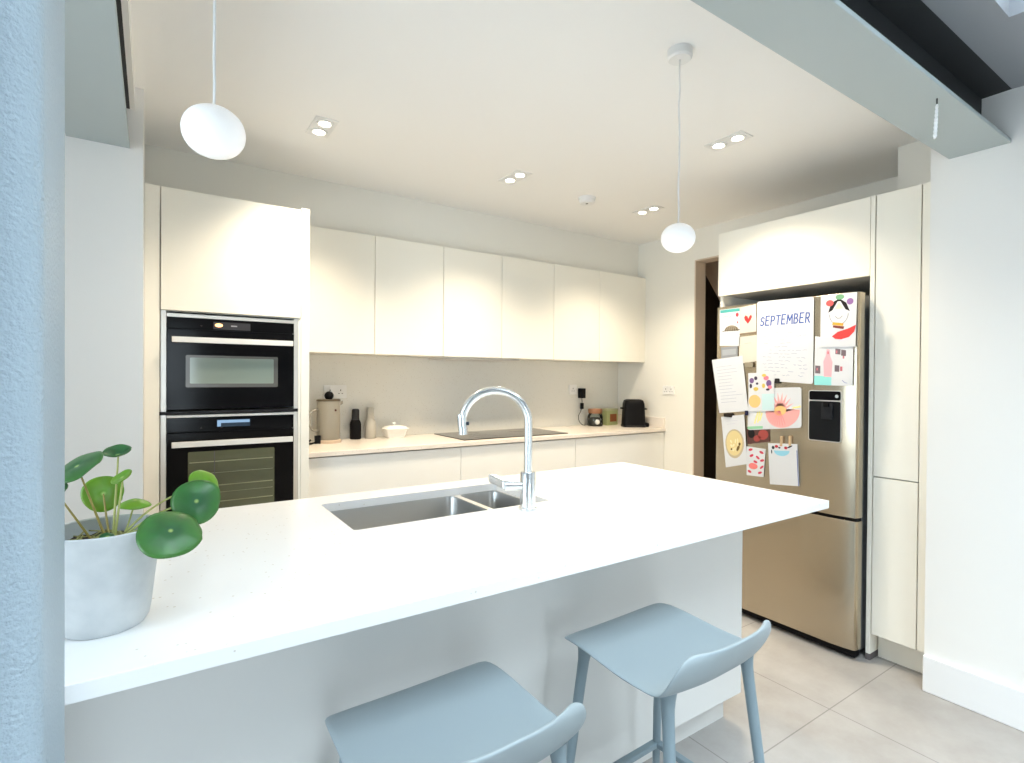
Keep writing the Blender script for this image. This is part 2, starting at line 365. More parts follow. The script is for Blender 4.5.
# ---------------------------------------------------------------- oven tower
TF = 3.0
t = thing('oven_cabinet', 'tall cream cabinet housing two black built-in ovens', 'cabinet', (0.33, 3.3, 0))
bm = BM(); box(bm, 0.032, 0.055, TF+.004, 3.62, 0.1, 2.215); box(bm, 0.622, 0.654, TF+.004, 3.62, 0.1, 2.215); box(bm, 0.642, 0.654, TF-.014, TF+.004, 0.562, 1.641)
box(bm, 0.032, 0.645, 3.5, 3.62, 0.1, 2.215); box(bm, 0.055, 0.622, TF+.02, 3.6, 1.640, 1.66); box(bm, 0.055, 0.622, TF+.02, 3.6, 1.150, 1.164); box(bm, 0.055, 0.622, TF+.02, 3.6, 0.55, 0.565); box(bm, 0.055, 0.622, TF+.02, 3.6, 2.195, 2.215)
obj('carcass', bm, M['cab'], t)
obj('door', bx(0.033, 0.652, TF-.02, TF, 1.643, 2.213), M['cab'], t, bevel=.0015)
obj('drawer', bx(0.033, 0.652, TF-.02, TF, 0.13, 0.56), M['cab'], t, bevel=.0015)
obj('filler_panel', bx(-0.030, 0.029, TF-.015, TF+.01, 0, 2.215), M['cab'], t, bevel=.001)
obj('end_panel', bx(0.655, 0.697, TF-.018, 3.62, 0, 2.225), M['cab'], t, bevel=.001)
obj('plinth', bx(0.0, 0.65, TF+.05, TF+.07, 0, 0.12), M['cab'], t)
for a in (0.034, 0.620): obj('frame_strip', bx(a, a+.021, TF-.012, TF+.004, 0.56, 1.640), M['trim_steel'], t)


def oven(label, z0, z1, win, hz, kind):
    t = thing('built_in_oven', label, 'oven', (0.338, TF, z0))
    F = TF - 0.012
    obj('body', bx(0.062, 0.616, TF+.01, 3.48, z0+.01, z1-.01), M['black_metal'], t)
    cp = hz + 0.055
    if kind == 'upper':
        obj('trim', bx(0.057, 0.620, F, TF+.01, z1-.004, z1+.012), M['trim_steel'], t)
    else:
        obj('trim', bx(0.057, 0.620, F-.002, TF+.01, z1-.003, z1+.008), M['handle_steel'], t)
    obj('control_panel', bx(0.057, 0.620, F, TF+.01, cp, z1-.005), M['black_glass'], t, bevel=.001)
    d = obj('door', bx(0.057, 0.620, F-.004, TF+.01, z0+.006, cp-.004), M['black_glass'], t, bevel=.0015)
    wx0, wx1, wz0, wz1 = win; fy = F-.004
    bm = BM(); loft(bm, [[(x, fy-.0004, z) for x, z in rrect(wx0, wx1, wz0, wz1, .006, 3)], [(x, fy+.001, z) for x, z in rrect(wx0, wx1, wz0, wz1, .006, 3)]])
    obj('window_surround', bm, M['win_frame'] if kind == 'upper' else M['win_glass2'], d)
    if kind == 'upper':
        bm = BM(); loft(bm, [[(x, fy-.0009, z) for x, z in rrect(wx0+.017, wx1-.02, wz0+.018, wz1-.012, .004, 3)], [(x, fy, z) for x, z in rrect(wx0+.017, wx1-.02, wz0+.018, wz1-.012, .004, 3)]])
        obj('window', bm, M['win_glass'], d)
    else:
        for zz in (0.918, 0.862, 0.80, 0.765, 0.72, 0.66):
            w = .0022 if zz in (0.918, .80, .72) else .001
            obj('rack', bx(wx0+.006, wx1-.008, fy-.0010, fy, zz-w, zz+w), M['rack'], d)
        obj('mullion', bx(0.252, 0.256, fy-.0011, fy, wz0, wz1), M['win_frame'], d)
    bm = prism(BM(), rrect(0.076, 0.608, F-.048, F-.030, .004, 2), hz-.013, hz+.013); h = obj('handle', bm, M['handle_steel'], d, bevel=.001)
    for x in (0.10, 0.585): obj('handle_post', bx(x-.008, x+.008, F-.031, F-.004, hz-.008, hz+.008), M['handle_steel'], h)
    zt = z1 - .018
    dp = obj('display', bx(0.248 if kind == 'upper' else 0.264, 0.412, F-.0006, F+.001, zt-.036, zt), flat(58, 58, 62, .2) if kind == 'upper' else flat(44, 60, 80, .2), t)
    if kind == 'upper':
        obj('digits', bx(0.325, 0.352, F-.0012, F-.0005, zt-.020, zt-.014), flat(150, 150, 155), dp)
        bm = lathe(BM(), 0, 0, [(0, .0012), (.006, .001), (.009, 0)], 20)
        for v in bm.verts: v.co = Vector((0.272+v.co.x*1.9, F-.001-v.co.z, zt-.016+v.co.y))
        obj('indicator_lamp', bm, M['led_warm'], t)
    else:
        bm = BM(); box(bm, 0.266, 0.410, F-.0012, F-.0005, zt-.017, zt-.003); box(bm, 0.266, 0.282, F-.0012, F-.0005, zt-.034, zt-.017)
        obj('digits', bm, M['led_blue'], dp)
    for x in (0.198, 0.285): obj('button', bx(x-.004, x+.004, F-.0008, F+.001, cp+.014, cp+.019), flat(52, 44, 42, .3), t)
oven('upper black compact oven with a small clear window', 1.168, 1.617, (0.133, 0.541, 1.280, 1.434), 1.505, 'upper')
oven('lower black oven with racks seen through its window', 0.565, 1.139, (0.143, 0.526, 0.62, 0.970), 1.011, 'lower')
t_ = bpy.data.objects['oven_cabinet']
obj('divider_strip', bx(0.028, 0.640, TF-.020, TF+.004, 1.150, 1.166), M['black_metal'], t_, bevel=.001)

# ---------------------------------------------------------------- wall cabinets
UF = 3.27
xs = [0.700, 1.157, 1.632, 2.100, 2.577, 3.057, 3.530]
ulab = ['cream wall cabinet beside the oven tower', 'cream wall cabinet second along from the oven tower', 'cream wall cabinet above the near half of the hob',
        'cream wall cabinet above the far half of the hob', 'cream wall cabinet above the black plug', 'cream wall cabinet against the side wall above the toaster']
for i in range(6):
    x0, x1 = xs[i], xs[i+1]
    t = thing('wall_cabinet', ulab[i], 'cabinet', ((x0+x1)/2, 3.45, 1.48), 'cream wall cabinets over the worktop')
    obj('carcass', bx(x0+.001, x1-.001, UF+.022, 3.62, 1.480, 2.212), M['cab'], t)
    obj('door', bx(x0+.0018, x1-.0018, UF, UF+.02, 1.477, 2.215), M['cab'], t, bevel=.0018)
    if i == 5: obj('filler_panel', bx(x1+.001, 3.60, UF+.003, UF+.02, 1.477, 2.215), M['cab'], t)
t = thing('cooker_hood', 'slim dark extractor hood set under the wall cabinets over the hob', 'extractor hood', (1.92, 3.42, 1.462))
obj('body', bx(1.68, 2.28, UF+.03, 3.60, 1.464, 1.480), M['carc'], t)
obj('filter', bx(1.72, 2.24, UF+.06, 3.56, 1.461, 1.465), M['trim_steel'], t)

# ---------------------------------------------------------------- base run
WX0, WX1, WF = 0.70, 3.60, 3.033
bx0 = [0.70, 1.654, 2.617, 3.598]
blab = ['white base cabinet beneath the kettle end of the worktop', 'white base cabinet beneath the hob', 'white base cabinet beneath the toaster end of the worktop']
for i in range(3):
    x0, x1 = bx0[i], bx0[i+1]
    t = thing('base_cabinet', blab[i], 'cabinet', ((x0+x1)/2, 3.33, 0), 'white base cabinets along the back wall')
    obj('carcass', bx(x0+.001, x1-.001, 3.073, 3.60, 0.12, 0.885), M['carc'], t)
    obj('drawer', bx(x0+.002, x1-.002, 3.05, 3.07, 0.50, 0.885), M['base'], t, bevel=.0015)
    obj('drawer', bx(x0+.002, x1-.002, 3.05, 3.07, 0.125, 0.495), M['base'], t, bevel=.0015)
    obj('plinth', bx(x0+.001, x1-.001, 3.10, 3.12, 0, 0.12), M['isl'], t)
tag(obj('worktop', bx(WX0, WX1, WF, 3.60, 0.893, 0.92), M['wtop'], bevel=.002), 'pale worktop running along the back wall under the wall cabinets', 'worktop')
tag(obj('splashback', bx(WX0, WX1, 3.60, 3.619, 0.893, 1.478), M['splash']), 'pale speckled splashback behind the hob', 'splashback')
tag(obj('upstand', bx(3.584, 3.600, WF+.01, 3.60, 0.9205, 1.005), M['wtop'], bevel=.001), 'low pale upstand on the side wall beside the toaster', 'upstand')
t = thing('induction_hob', 'black glass hob set in the back worktop', 'hob', (2.14, 3.32, 0.92))
obj('glass_top', prism(BM(), rrect(1.705, 2.59, 3.10, 3.56, .006, 3), 0.9203, 0.926), M['hob'], t, bevel=.001)
for (hx, hy, r) in ((1.93, 3.21, .09), (1.93, 3.44, .07), (2.37, 3.21, .07), (2.37, 3.44, .09)):
    bm = lathe(BM(), hx, hy, [(r, .9262), (r, .9265), (r-.002, .9265), (r-.002, .9262)], 40)
    obj('cooking_zone', bm, flat(95, 90, 86, .3), t)

# ---------------------------------------------------------------- things on the back worktop
ZT = 0.9205
# kettle
kx, ky = 0.925, 3.455
t = thing('kettle', 'taupe cylindrical kettle with a black ball on its lid', 'kettle', (kx, ky, ZT))
taupe = new_mat('taupe_enamel', s2l(142, 138, 128), 0.35)
obj('base', lathe(BM(), kx, ky, [(0, ZT), (.078, ZT), (.078, ZT+.014), (.070, ZT+.020), (0, ZT+.020)], 36), flat(196, 176, 156, .5), t, smooth='auto')
obj('body', lathe(BM(), kx, ky, [(0, ZT+.020), (.069, ZT+.020), (.071, ZT+.024), (.071, ZT+.258), (.069, ZT+.261), (0, ZT+.261)], 44), taupe, t, smooth='auto')
obj('lid', lathe(BM(), kx, ky, [(0, ZT+.261), (.073, ZT+.261), (.073, ZT+.268), (.068, ZT+.272), (0, ZT+.272)], 44), flat(92, 84, 72, .4), t, smooth='auto')
bm = BM(); bmesh.ops.create_uvsphere(bm, u_segments=24, v_segments=16, radius=.028, matrix=Matrix.Translation((kx, ky-.01, ZT+.294)))
obj('lid_knob', bm, M['black_plastic'], t, smooth=True)
hp = [(kx-.066, ky-.02, ZT+.205), (kx-.095, ky-.025, ZT+.207), (kx-.117, ky-.03, ZT+.19), (kx-.126, ky-.03, ZT+.155), (kx-.122, ky-.03, ZT+.115), (kx-.103, ky-.027, ZT+.083), (kx-.066, ky-.02, ZT+.077)]
obj('handle', tube(BM(), hp, .0075, 12), taupe, t, smooth=True)
obj('spout', loft(BM(), [[(kx+.06, ky-.02, ZT+.225), (kx+.06, ky+.02, ZT+.225), (kx+.06, ky+.02, ZT+.247), (kx+.06, ky-.02, ZT+.247)], [(kx+.088, ky-.006, ZT+.242), (kx+.088, ky+.006, ZT+.242), (kx+.088, ky+.006, ZT+.261), (kx+.088, ky-.006, ZT+.261)]]), taupe, t)
bm = BM(); c_ = Vector((kx, ky, 0)); dd = Vector((.36, -.93, 0)).normalized()
bm = lathe(BM(), 0, 0, [(0, .003), (.006, .003), (.0075, 0)], 16)
for v in bm.verts:
    z_ = v.co.z; side = Vector((-dd.y, dd.x, 0)); v.co = c_ + dd*(.0705+z_) + side*v.co.x + Vector((0, 0, ZT+.205+v.co.y))
obj('badge', bm, flat(70, 40, 38, .4), t)
bm = BM(); tube(bm, [(kx-.07, ky-.02, ZT+.012), (kx-.09, ky-.04, ZT+.008), (kx-.12, ky-.07, ZT+.006), (kx-.16, ky-.08, ZT+.006), (kx-.19, ky-.06, ZT+.006), (kx-.19, ky-.01, ZT+.006), (kx-.14, ky+.03, ZT+.006), (kx-.10, ky+.07, ZT+.006), (kx-.08, ky+.12, ZT+.006)], .0055, 10)
box(bm, kx-.092, kx-.060, ky-.050, ky-.028, ZT, ZT+.05)
obj('power_cable', bm, M['black_plastic'], t)
# bottle shaped mills
def mill(x, y, label, m1, m2, s=1.0):
    t = thing('spice_mill', label, 'spice mill', (x, y, ZT), 'bottle shaped mills beside the kettle')
    p = [(0, ZT), (.034, ZT), (.037, ZT+.004), (.037, ZT+.098), (.034, ZT+.112), (.026, ZT+.128), (0, ZT+.128)]
    obj('body', lathe(BM(), x, y, p, 36), m1, t, smooth='auto')
    q = [(0, ZT+.129), (.026, ZT+.129), (.0245, ZT+.14), (.0245, ZT+.198*s), (.020, ZT+.208*s), (0, ZT+.210*s)]
    obj('cap', lathe(BM(), x, y, q, 36), m2, t, smooth='auto')
mill(1.127, 3.55, 'black bottle shaped mill standing next to the kettle', M['black_plastic'], new_mat('black_cap', (.018, .018, .02), .5), .96)
mill(1.230, 3.555, 'beige bottle shaped mill next to the black one', new_mat('beige_mill', s2l(182, 178, 168), .5), new_mat('beige_cap', s2l(190, 186, 176), .5), 1.0)
# small white lidded dish
t = thing('butter_dish', 'small white lidded dish beside the beige mill', 'dish', (1.384, 3.50, ZT))
porc = new_mat('white_porcelain', (.82, .81, .78), .25)
def rl(x0, x1, y0, y1, r, z): return [(px, py, z) for px, py in rrect(x0, x1, y0, y1, r, 4)]
cx, cy = 1.384, 3.50
obj('dish', loft(BM(), [rl(cx-.058, cx+.058, cy-.035, cy+.035, .012, ZT), rl(cx-.076, cx+.076, cy-.048, cy+.048, .014, ZT+.055), rl(cx-.084, cx+.084, cy-.054, cy+.054, .014, ZT+.060), rl(cx-.084, cx+.084, cy-.054, cy+.054, .014, ZT+.065)]), porc, t, smooth='auto')
obj('lid', loft(BM(), [rl(cx-.076, cx+.076, cy-.048, cy+.048, .014, ZT+.065), rl(cx-.068, cx+.068, cy-.042, cy+.042, .014, ZT+.076), rl(cx-.030, cx+.030, cy-.020, cy+.020, .012, ZT+.084)]), porc, t, smooth='auto')
obj('lid_knob', lathe(BM(), cx-.008, cy, [(.008, ZT+.083), (.007, ZT+.090), (.014, ZT+.096), (.012, ZT+.104), (0, ZT+.106)], 20), porc, t, smooth=True)
# sockets
def socket(xc, zc, w, h, label, gangs, wall='back', Y=3.60):
    t = thing('wall_socket', label, 'socket', (xc, Y, zc-h/2) if wall == 'back' else (3.60, xc, zc-h/2))
    def tr(bm):
        if wall != 'back':
            for v in bm.verts: v.co = Vector((3.60 - (Y - v.co.y), xc - (v.co.x - xc), v.co.z))
        return bm
    bm = BM(); lp = rrect(xc-w/2, xc+w/2, zc-h/2, zc+h/2, .005, 3)
    loft(bm, [[(a, Y, c) for a, c in lp], [(a, Y-.009, c) for a, c in lp]])
    obj('plate', tr(bm), M['white_plastic'], t, bevel=.001)
    for g in range(gangs):
        gx = xc + (g-(gangs-1)/2)*w*.46
        bm = BM(); box(bm, gx-.003, gx+.003, Y-.0095, Y-.0085, zc+.004, zc+.014)
        for s in (-1, 1): box(bm, gx+s*.011-.0045, gx+s*.011+.0045, Y-.0095, Y-.0085, zc-.014, zc-.010)
        obj('socket_holes', tr(bm), flat(60, 60, 60), t)
        bm = BM(); box(bm, gx-.005, gx+.005, Y-.012, Y-.0085, zc+.020, zc+.036); obj('switch', tr(bm), M['white_plastic'], t)
socket(1.005, 1.235, .150, .086, 'white double socket on the splashback behind the kettle', 2)
socket(3.050, 1.235, .086, .086, 'white single socket on the splashback beside the black plug', 1)
socket(3.005, 1.240, .120, .070, 'white double socket on the side wall near the doorway', 2, wall='side')
# black adapter and its cable
t = thing('plug_adapter', 'black plug adapter in the splashback with a dangling cable', 'plug', (3.10, 3.60, 1.15))
bm = prism(BM(), rrect(3.108, 3.160, 3.545, 3.599, .010, 3), 1.160, 1.246); obj('adapter', bm, M['black_plastic'], t, bevel=.004)
obj('inline_switch', bx(3.122, 3.150, 3.560, 3.585, 1.065, 1.118), M['black_plastic'], t, bevel=.006)
obj('cable', tube(BM(), [(3.135, 3.575, 1.17), (3.137, 3.572, 1.13), (3.135, 3.572, 1.08), (3.118, 3.57, 1.04), (3.092, 3.565, 1.01), (3.085, 3.555, .975), (3.092, 3.545, .948), (3.11, 3.535, .930), (3.135, 3.53, .925)], .0035, 8), flat(90, 88, 82), t, smooth=True)
# glass jar with coppery lid
jx, jy = 3.208, 3.48
t = thing('storage_jar', 'glass jar with a copper coloured lid next to the dangling cable', 'jar', (jx, jy, ZT))
obj('glass_body', lathe(BM(), jx, jy, [(0, ZT), (0.0624, ZT), (0.0672, ZT+0.0077), (0.0672, ZT+0.0794), (0.0600, ZT+0.0998), (0.0540, ZT+0.1088)], 36), M['jar_glass'], t, smooth='auto')
obj('contents', lathe(BM(), jx, jy, [(0, ZT+0.0038), (0.0588, ZT+0.0038), (0.0612, ZT+0.0128), (0.0600, ZT+0.0640), (.03, ZT+0.0768), (0, ZT+0.0704)], 30), flat(84, 80, 74), t, smooth='auto')
bm = BM(); bmesh.ops.create_uvsphere(bm, u_segments=16, v_segments=10, radius=.023, matrix=Matrix.Translation((jx-.022, jy-.050, ZT+0.0384)))
bmesh.ops.create_uvsphere(bm, u_segments=12, v_segments=8, radius=.010, matrix=Matrix.Translation((jx+.012, jy-.053, ZT+0.0576)))
bmesh.ops.create_uvsphere(bm, u_segments=12, v_segments=8, radius=.008, matrix=Matrix.Translation((jx+.022, jy-.050, ZT+0.0230)))
obj('sweets', bm, flat(225, 225, 220), t, smooth=True)
obj('lid', lathe(BM(), jx, jy, [(0, ZT+0.1101), (0.0600, ZT+0.1101), (0.0624, ZT+0.1152), (0.0624, ZT+0.1434), (0.0576, ZT+0.1510), (0, ZT+0.1510)], 36), new_mat('copper_lid', s2l(146, 104, 74), .35, metal=.4), t, smooth='auto')
# green tin
t = thing('tea_tin', 'green tin with a brown panel between the jar and toaster', 'tin', (3.37, 3.50, ZT))
rz = Matrix.Translation((3.405, 3.515, 0)) @ Matrix.Rotation(math.radians(8), 4, 'Z')
obj('body', loft(BM(), [[rz @ Vector((a, b_, z)) for a, b_ in rrect(-.078, .078, -.045, .045, .010, 3)] for z in (ZT, ZT+.126)]), flat(150, 156, 110, .4), t, smooth='auto')
obj('lid', loft(BM(), [[rz @ Vector((a, b_, z)) for a, b_ in rrect(-.080, .080, -.047, .047, .010, 3)] for z in (ZT+.126, ZT+.144)]), flat(158, 160, 126, .4), t, smooth='auto')
bm = BM(); box(bm, -.040, .052, -.0462, -.0448, ZT+.030, ZT+.098, rz); obj('front_panel', bm, flat(132, 78, 48, .4), t)
# toaster
tx, ty = 3.50, 3.36
t = thing('toaster', 'black toaster in the worktop corner against the side wall', 'toaster', (3.425, 3.255, ZT))
rz = Matrix.Translation((3.450, 3.262, 0)) @ Matrix.Rotation(math.radians(-32), 4, 'Z')
prof = [(.094, ZT+.012), (.092, ZT+.06), (.089, ZT+.13), (.085, ZT+.200), (.077, ZT+.226), (.062, ZT+.235)]
def tl(w, d, z, r=.03): return [rz @ Vector((a, b_, z)) for a, b_ in rrect(-w, w, -d, d, r, 5)]
obj('housing', loft(BM(), [tl(w, .070-(.094-w)*.6, z) for w, z in prof]), M['black_plastic'], t, smooth='auto')
bm = BM(); box(bm, -.056, .056, -.030, -.010, ZT+.2345, ZT+.2365, rz); box(bm, -.056, .056, .010, .030, ZT+.2345, ZT+.2365, rz); obj('bread_slot', bm, flat(60, 60, 62, .3), t)
obj('base', loft(BM(), [tl(.096, .072, ZT), tl(.100, .076, ZT+.010), tl(.095, .071, ZT+.016)]), M['black_metal'], t, smooth='auto')
bm = BM(); box(bm, -.112, -.082, -.014, .014, ZT+.152, ZT+.166, rz); obj('lever', bm, M['black_plastic'], t, bevel=.003)
bm = BM(); box(bm, .082, .116, -.016, .016, ZT+.146, ZT+.160, rz); obj('lever', bm, M['black_plastic'], t, bevel=.003)
bm = BM(); box(bm, .075, .126, -.052, .036, ZT+.002, ZT+.035, rz); obj('crumb_tray', bm, M['black_plastic'], t, bevel=.008)

# ---------------------------------------------------------------- island
IX0, IX1, IY0, IY1 = -0.62, 1.952, 0.930, 1.915
HX0, HX1, HY0, HY1 = 0.458, 1.130, 1.447, 1.800
bm = BM()
outer = [(IX0, IY0), (IX1, IY0), (IX1, IY1), (IX0, IY1)]
hole = rrect(HX0, HX1, HY0, HY1, .012, 3)          # starts at the +x +y corner
def holed(z):
    return [bm.verts.new((x, y, z)) for x, y in outer], [bm.verts.new((x, y, z)) for x, y in hole]
ot, ht = holed(0.920); ob, hb = holed(0.893)
k = len(hole)//4
for (O_, H_) in ((ot, ht), (ob, hb)):
    cs = [O_[2], O_[3], O_[0], O_[1]]              # corners matching the hole's quarter arcs
    for q in range(4):
        arc = H_[q*k:(q+1)*k]
        for a in range(k-1): bm.faces.new((cs[q], arc[a], arc[a+1]))
        bm.faces.new((cs[q], arc[-1], H_[((q+1)*k) % len(H_)], cs[(q+1) % 4]))
for i in range(4): bm.faces.new((ot[i], ot[(i+1) % 4], ob[(i+1) % 4], ob[i]))
for i in range(len(ht)): bm.faces.new((ht[i], ht[(i+1) % len(ht)], hb[(i+1) % len(hb)], hb[i]))
isl_top = obj('island_worktop', bm, M['quartz'])
s = isl_top.modifiers.new('Bevel', 'BEVEL'); s.width = .0015; s.segments = 2; s.limit_method = 'ANGLE'; s.angle_limit = math.radians(60)
tag(isl_top, 'long white speckled quartz worktop on the island', 'worktop')
t = thing('kitchen_island', 'white kitchen island base behind the two bar stools', 'kitchen island', (0.64, 1.5, 0))
BX1 = 1.908
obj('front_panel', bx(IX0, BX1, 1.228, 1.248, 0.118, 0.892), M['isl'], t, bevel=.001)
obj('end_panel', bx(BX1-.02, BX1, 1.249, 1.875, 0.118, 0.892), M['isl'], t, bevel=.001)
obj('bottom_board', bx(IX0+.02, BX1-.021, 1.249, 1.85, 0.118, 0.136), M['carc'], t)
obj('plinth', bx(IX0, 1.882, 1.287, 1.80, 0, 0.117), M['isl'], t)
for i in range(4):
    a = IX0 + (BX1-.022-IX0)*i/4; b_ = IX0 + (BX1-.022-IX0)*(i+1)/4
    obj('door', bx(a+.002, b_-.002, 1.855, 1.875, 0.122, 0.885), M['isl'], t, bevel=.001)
# sink
t = thing('double_sink', 'undermounted steel double sink set in the island worktop', 'sink', (0.78, 1.62, 0.70))
def bowl(x0, x1, y0, y1, r, dep):
    bm = BM(); z = .8925
    def lp(d, zz, rr): return [(px, py, zz) for px, py in rrect(x0-d, x1+d, y0-d, y1+d, rr, 6)]
    loft(bm, [lp(.0, z, r), lp(-.002, z-.006, r), lp(-.004, z-dep+.02, r), lp(-.012, z-dep+.004, r*.9), lp(-.030, z-dep, r*.7)], cap0=False, cap1=True)
    return bm
obj('bowl', bowl(.463, .940, 1.450, 1.798, .030, .19), M['sink'], t, smooth='auto')
obj('bowl', bowl(.962, 1.125, 1.450, 1.798, .030, .15), M['sink'], t, smooth='auto')
# rim with two bowl openings
bm = BM()
for a in ((.44, .463, 1.43, 1.82), (1.125, 1.147, 1.43, 1.82), (.463, 1.125, 1.43, 1.450), (.463, 1.125, 1.798, 1.82), (.940, .962, 1.450, 1.798)): box(bm, *a, .8905, .8928)
for (x0, x1) in ((.463, .940), (.962, 1.125)):
    for cx, cy, sx, sy in ((x0, 1.450, 1, 1), (x1, 1.450, -1, 1), (x0, 1.798, 1, -1), (x1, 1.798, -1, -1)):
        r = .030; pts = [(cx, cy)]
        for i in range(7):
            th = PI/2*i/6; pts.append((cx+sx*(r-r*math.sin(th)), cy+sy*(r-r*math.cos(th))))
        if sx*sy < 0: pts = pts[::-1]
        prism(bm, pts, .8905, .8928)
obj('rim', bm, M['trim_steel'], t)
for x, z in ((.70, .7035), (1.043, .7435)): obj('drain', lathe(BM(), x, 1.62, [(0, z+.001), (.028, z+.001), (.040, z+.003), (.043, z)], 28), M['chrome'], t, smooth='auto')
# tap
tx, ty = 0.995, 1.389
t = thing('kitchen_tap', 'brushed steel swan neck tap standing beside the sink', 'tap', (tx, ty, .92))
obj('body', lathe(BM(), tx, ty, [(0, .9202), (.029, .9202), (.029, .926), (.0245, .928), (.0245, 1.036), (.022, 1.040), (.012, 1.040), (0, 1.040)], 40), M['chrome'], t, smooth='auto')
d2 = Vector((-.175, .117, 0)); R = d2.length/2; dn = d2.normalized()
zc = 1.195; pts = [Vector((tx, ty, 1.035)), Vector((tx, ty, 1.10)), Vector((tx, ty, 1.15))]
for i in range(21):
    a = PI*(i/20)*1.055
    pts.append(Vector((tx, ty, zc)) + dn*(R - R*math.cos(a)) + Vector((0, 0, R*.97*math.sin(a))))
te = pts[-1]; td = (pts[-1]-pts[-2]).normalized()
obj('neck', tube(BM(), pts, .0132, 20), M['chrome'], t, smooth='auto')
hd = obj('spray_head', tube(BM(), [te - td*.045, te-td*.043, te+td*.020, te+td*.022], [.0130, .0148, .0148, .013], 20), M['chrome'], t, smooth='auto')
side = te - td*.014
obj('button', tube(BM(), [side + dn*-.010, side - dn*.022], .0058, 12), flat(60, 68, 76, .3), hd)
lv = Vector((-.80, .45, 0)).normalized()
p0 = Vector((tx, ty, .995))
l_ = obj('lever', tube(BM(), [p0 + lv*.015, p0 + lv*.072], .0165, 20), M['chrome'], t, smooth='auto')
pe = p0 + lv*.082
hv = Vector((-.35, .94, 0)).normalized(); up = Vector((0, 0, 1))
bm = BM(); a0 = pe - hv*.020 + up*.004; a1 = pe + hv*.042 + up*.020; sd = lv
loft(bm, [[a + sd*.012*sx + up*.013*sz for sx, sz in ((-1, -1), (1, -1), (1, 1), (-1, 1))] for a in (a0, a1)])
obj('lever_grip', bm, M['chrome'], l_, bevel=.003)

# ---------------------------------------------------------------- potted plant
px, py = -0.065, 1.125
t = thing('potted_plant', 'round leaved plant in a pale concrete pot on the island', 'plant', (px, py, .9205))
pot = obj('pot', lathe(BM(), px, py, [(0, .9205), (.056, .9205), (.0625, .930), (.0650, .945), (.0795, 1.077), (.0805, 1.0835), (.0785, 1.0855), (.0750, 1.0835), (.0735, 1.07), (.066, 1.035), (0, 1.035)], 64), M['concrete'], t, smooth='auto')
bm = BM()
prev = None
for i in range(9):
    r = .0715*i/8
    rg = [bm.verts.new((px+r*math.cos(2*PI*j/36), py+r*math.sin(2*PI*j/36), 1.058 + random.uniform(-.003, .004))) for j in range(36)] if i else [bm.verts.new((px, py, 1.062))]
    if prev:
        for j in range(36):
            f = [prev[j % len(prev)], prev[(j+1) % len(prev)], rg[(j+1) % 36], rg[j]]
            g = []
            for v in f:
                if v not in g: g.append(v)
            bm.faces.new(g)
    prev = rg
obj('soil', bm, M['soil'], t, smooth=True)
bm = BM(); random.seed(11)
for k in range(60):
    a = random.uniform(0, 2*PI); r = random.uniform(.015, .052); c = Vector((px+r*math.cos(a), py+r*math.sin(a), 1.062)); b2 = random.uniform(0, PI)
    d = Vector((math.cos(b2), math.sin(b2), random.uniform(.05, .5)))*random.uniform(.008, .02)
    tube(bm, [c-d, c+Vector((0, 0, .004)), c+d], .0012, 5)
mo = obj('moss', bm, M['moss'], t, smooth=True); mo['kind'] = 'stuff'
camdir = lambda p: (Vector((0, 0, 1.34)) - Vector(p)).normalized()
def leaf(c, r, nrm, mat, roll=0.0, cup=.12, asp=1.0, fold=0.0, stem_from=(0, 0), smat='stem', sag=.02, wav=.02):
    c = Vector(c); n = Vector(nrm).normalized()
    u = Vector((0, 0, 1)).cross(n)
    if u.length < .05: u = Vector((1, 0, 0))
    u.normalize(); w = n.cross(u)
    u2 = u*math.cos(roll) + w*math.sin(roll); w2 = -u*math.sin(roll) + w*math.cos(roll)
    bm = BM(); NR, NA = 9, 40; rings = []
    for i in range(NR):
        q = i/(NR-1); row = []
        for j in range(NA):
            a = 2*PI*j/NA; rr = r*q*(1 + .03*math.sin(3*a+c.x*90)*q)
            if math.cos(a) > .9: rr *= 1 - .05*q
            x = rr*math.cos(a)*asp; y = rr*math.sin(a)
            h = -r*cup*(q**2) + r*.05*math.exp(-(q*5)**2)*-1 + r*wav*q*q*math.sin(5*a+c.y*70) + fold*abs(y)*q
            row.append(bm.verts.new(c + u2*x + w2*y + n*h))
            if i == 0: break
        rings.append(row)
    for i in range(NR-1):
        for j in range(NA):
            if i == 0: bm.faces.new((rings[0][0], rings[1][j], rings[1][(j+1) % NA]))
            else: bm.faces.new((rings[i][j], rings[i+1][j], rings[i+1][(j+1) % NA], rings[i][(j+1) % NA]))
    o = obj('leaf', bm, M[mat], t, smooth=True, origin=tuple(c), solid=.0016)
    s0 = Vector((px+stem_from[0], py+stem_from[1], 1.054)); e = c - n*.002
    pts = []
    for i in range(13):
        q = i/12; p = s0.lerp(e, q); p.z += sag*math.sin(PI*q); p -= n*(.026*math.sin(PI*q) if sag > .01 else 0); pts.append(p)
    obj('stem', tube(BM(), pts, [.0021-.0008*i/12 for i in range(13)], 8), M[smat], t, smooth=True)
leaf((-.100, 1.10, 1.193), .037, (-.48, -.32, .82), 'leaf_dark', cup=.10, stem_from=(.004, .0), smat='stem_brown', sag=.0)
leaf((-.049, 1.16, 1.199), .021, (-.12, -.34, .93), 'leaf_dark', cup=-.45, stem_from=(.010, .005), sag=0.0)
leaf((-.070, 1.17, 1.132), .031, (.10, -1.0, .10), 'leaf_lite', cup=.10, stem_from=(.006, .01), smat='stem_brown', sag=.0)
leaf((-.042, 1.13, 1.164), .017, (-.50, -.30, .80), 'leaf_lite', cup=-.1, asp=1, stem_from=(.012, .0), sag=.0)
leaf((-.025, 1.19, 1.112), .025, (.05, -.12, .97), 'leaf_lite', cup=.40, stem_from=(.02, .02), sag=.012)
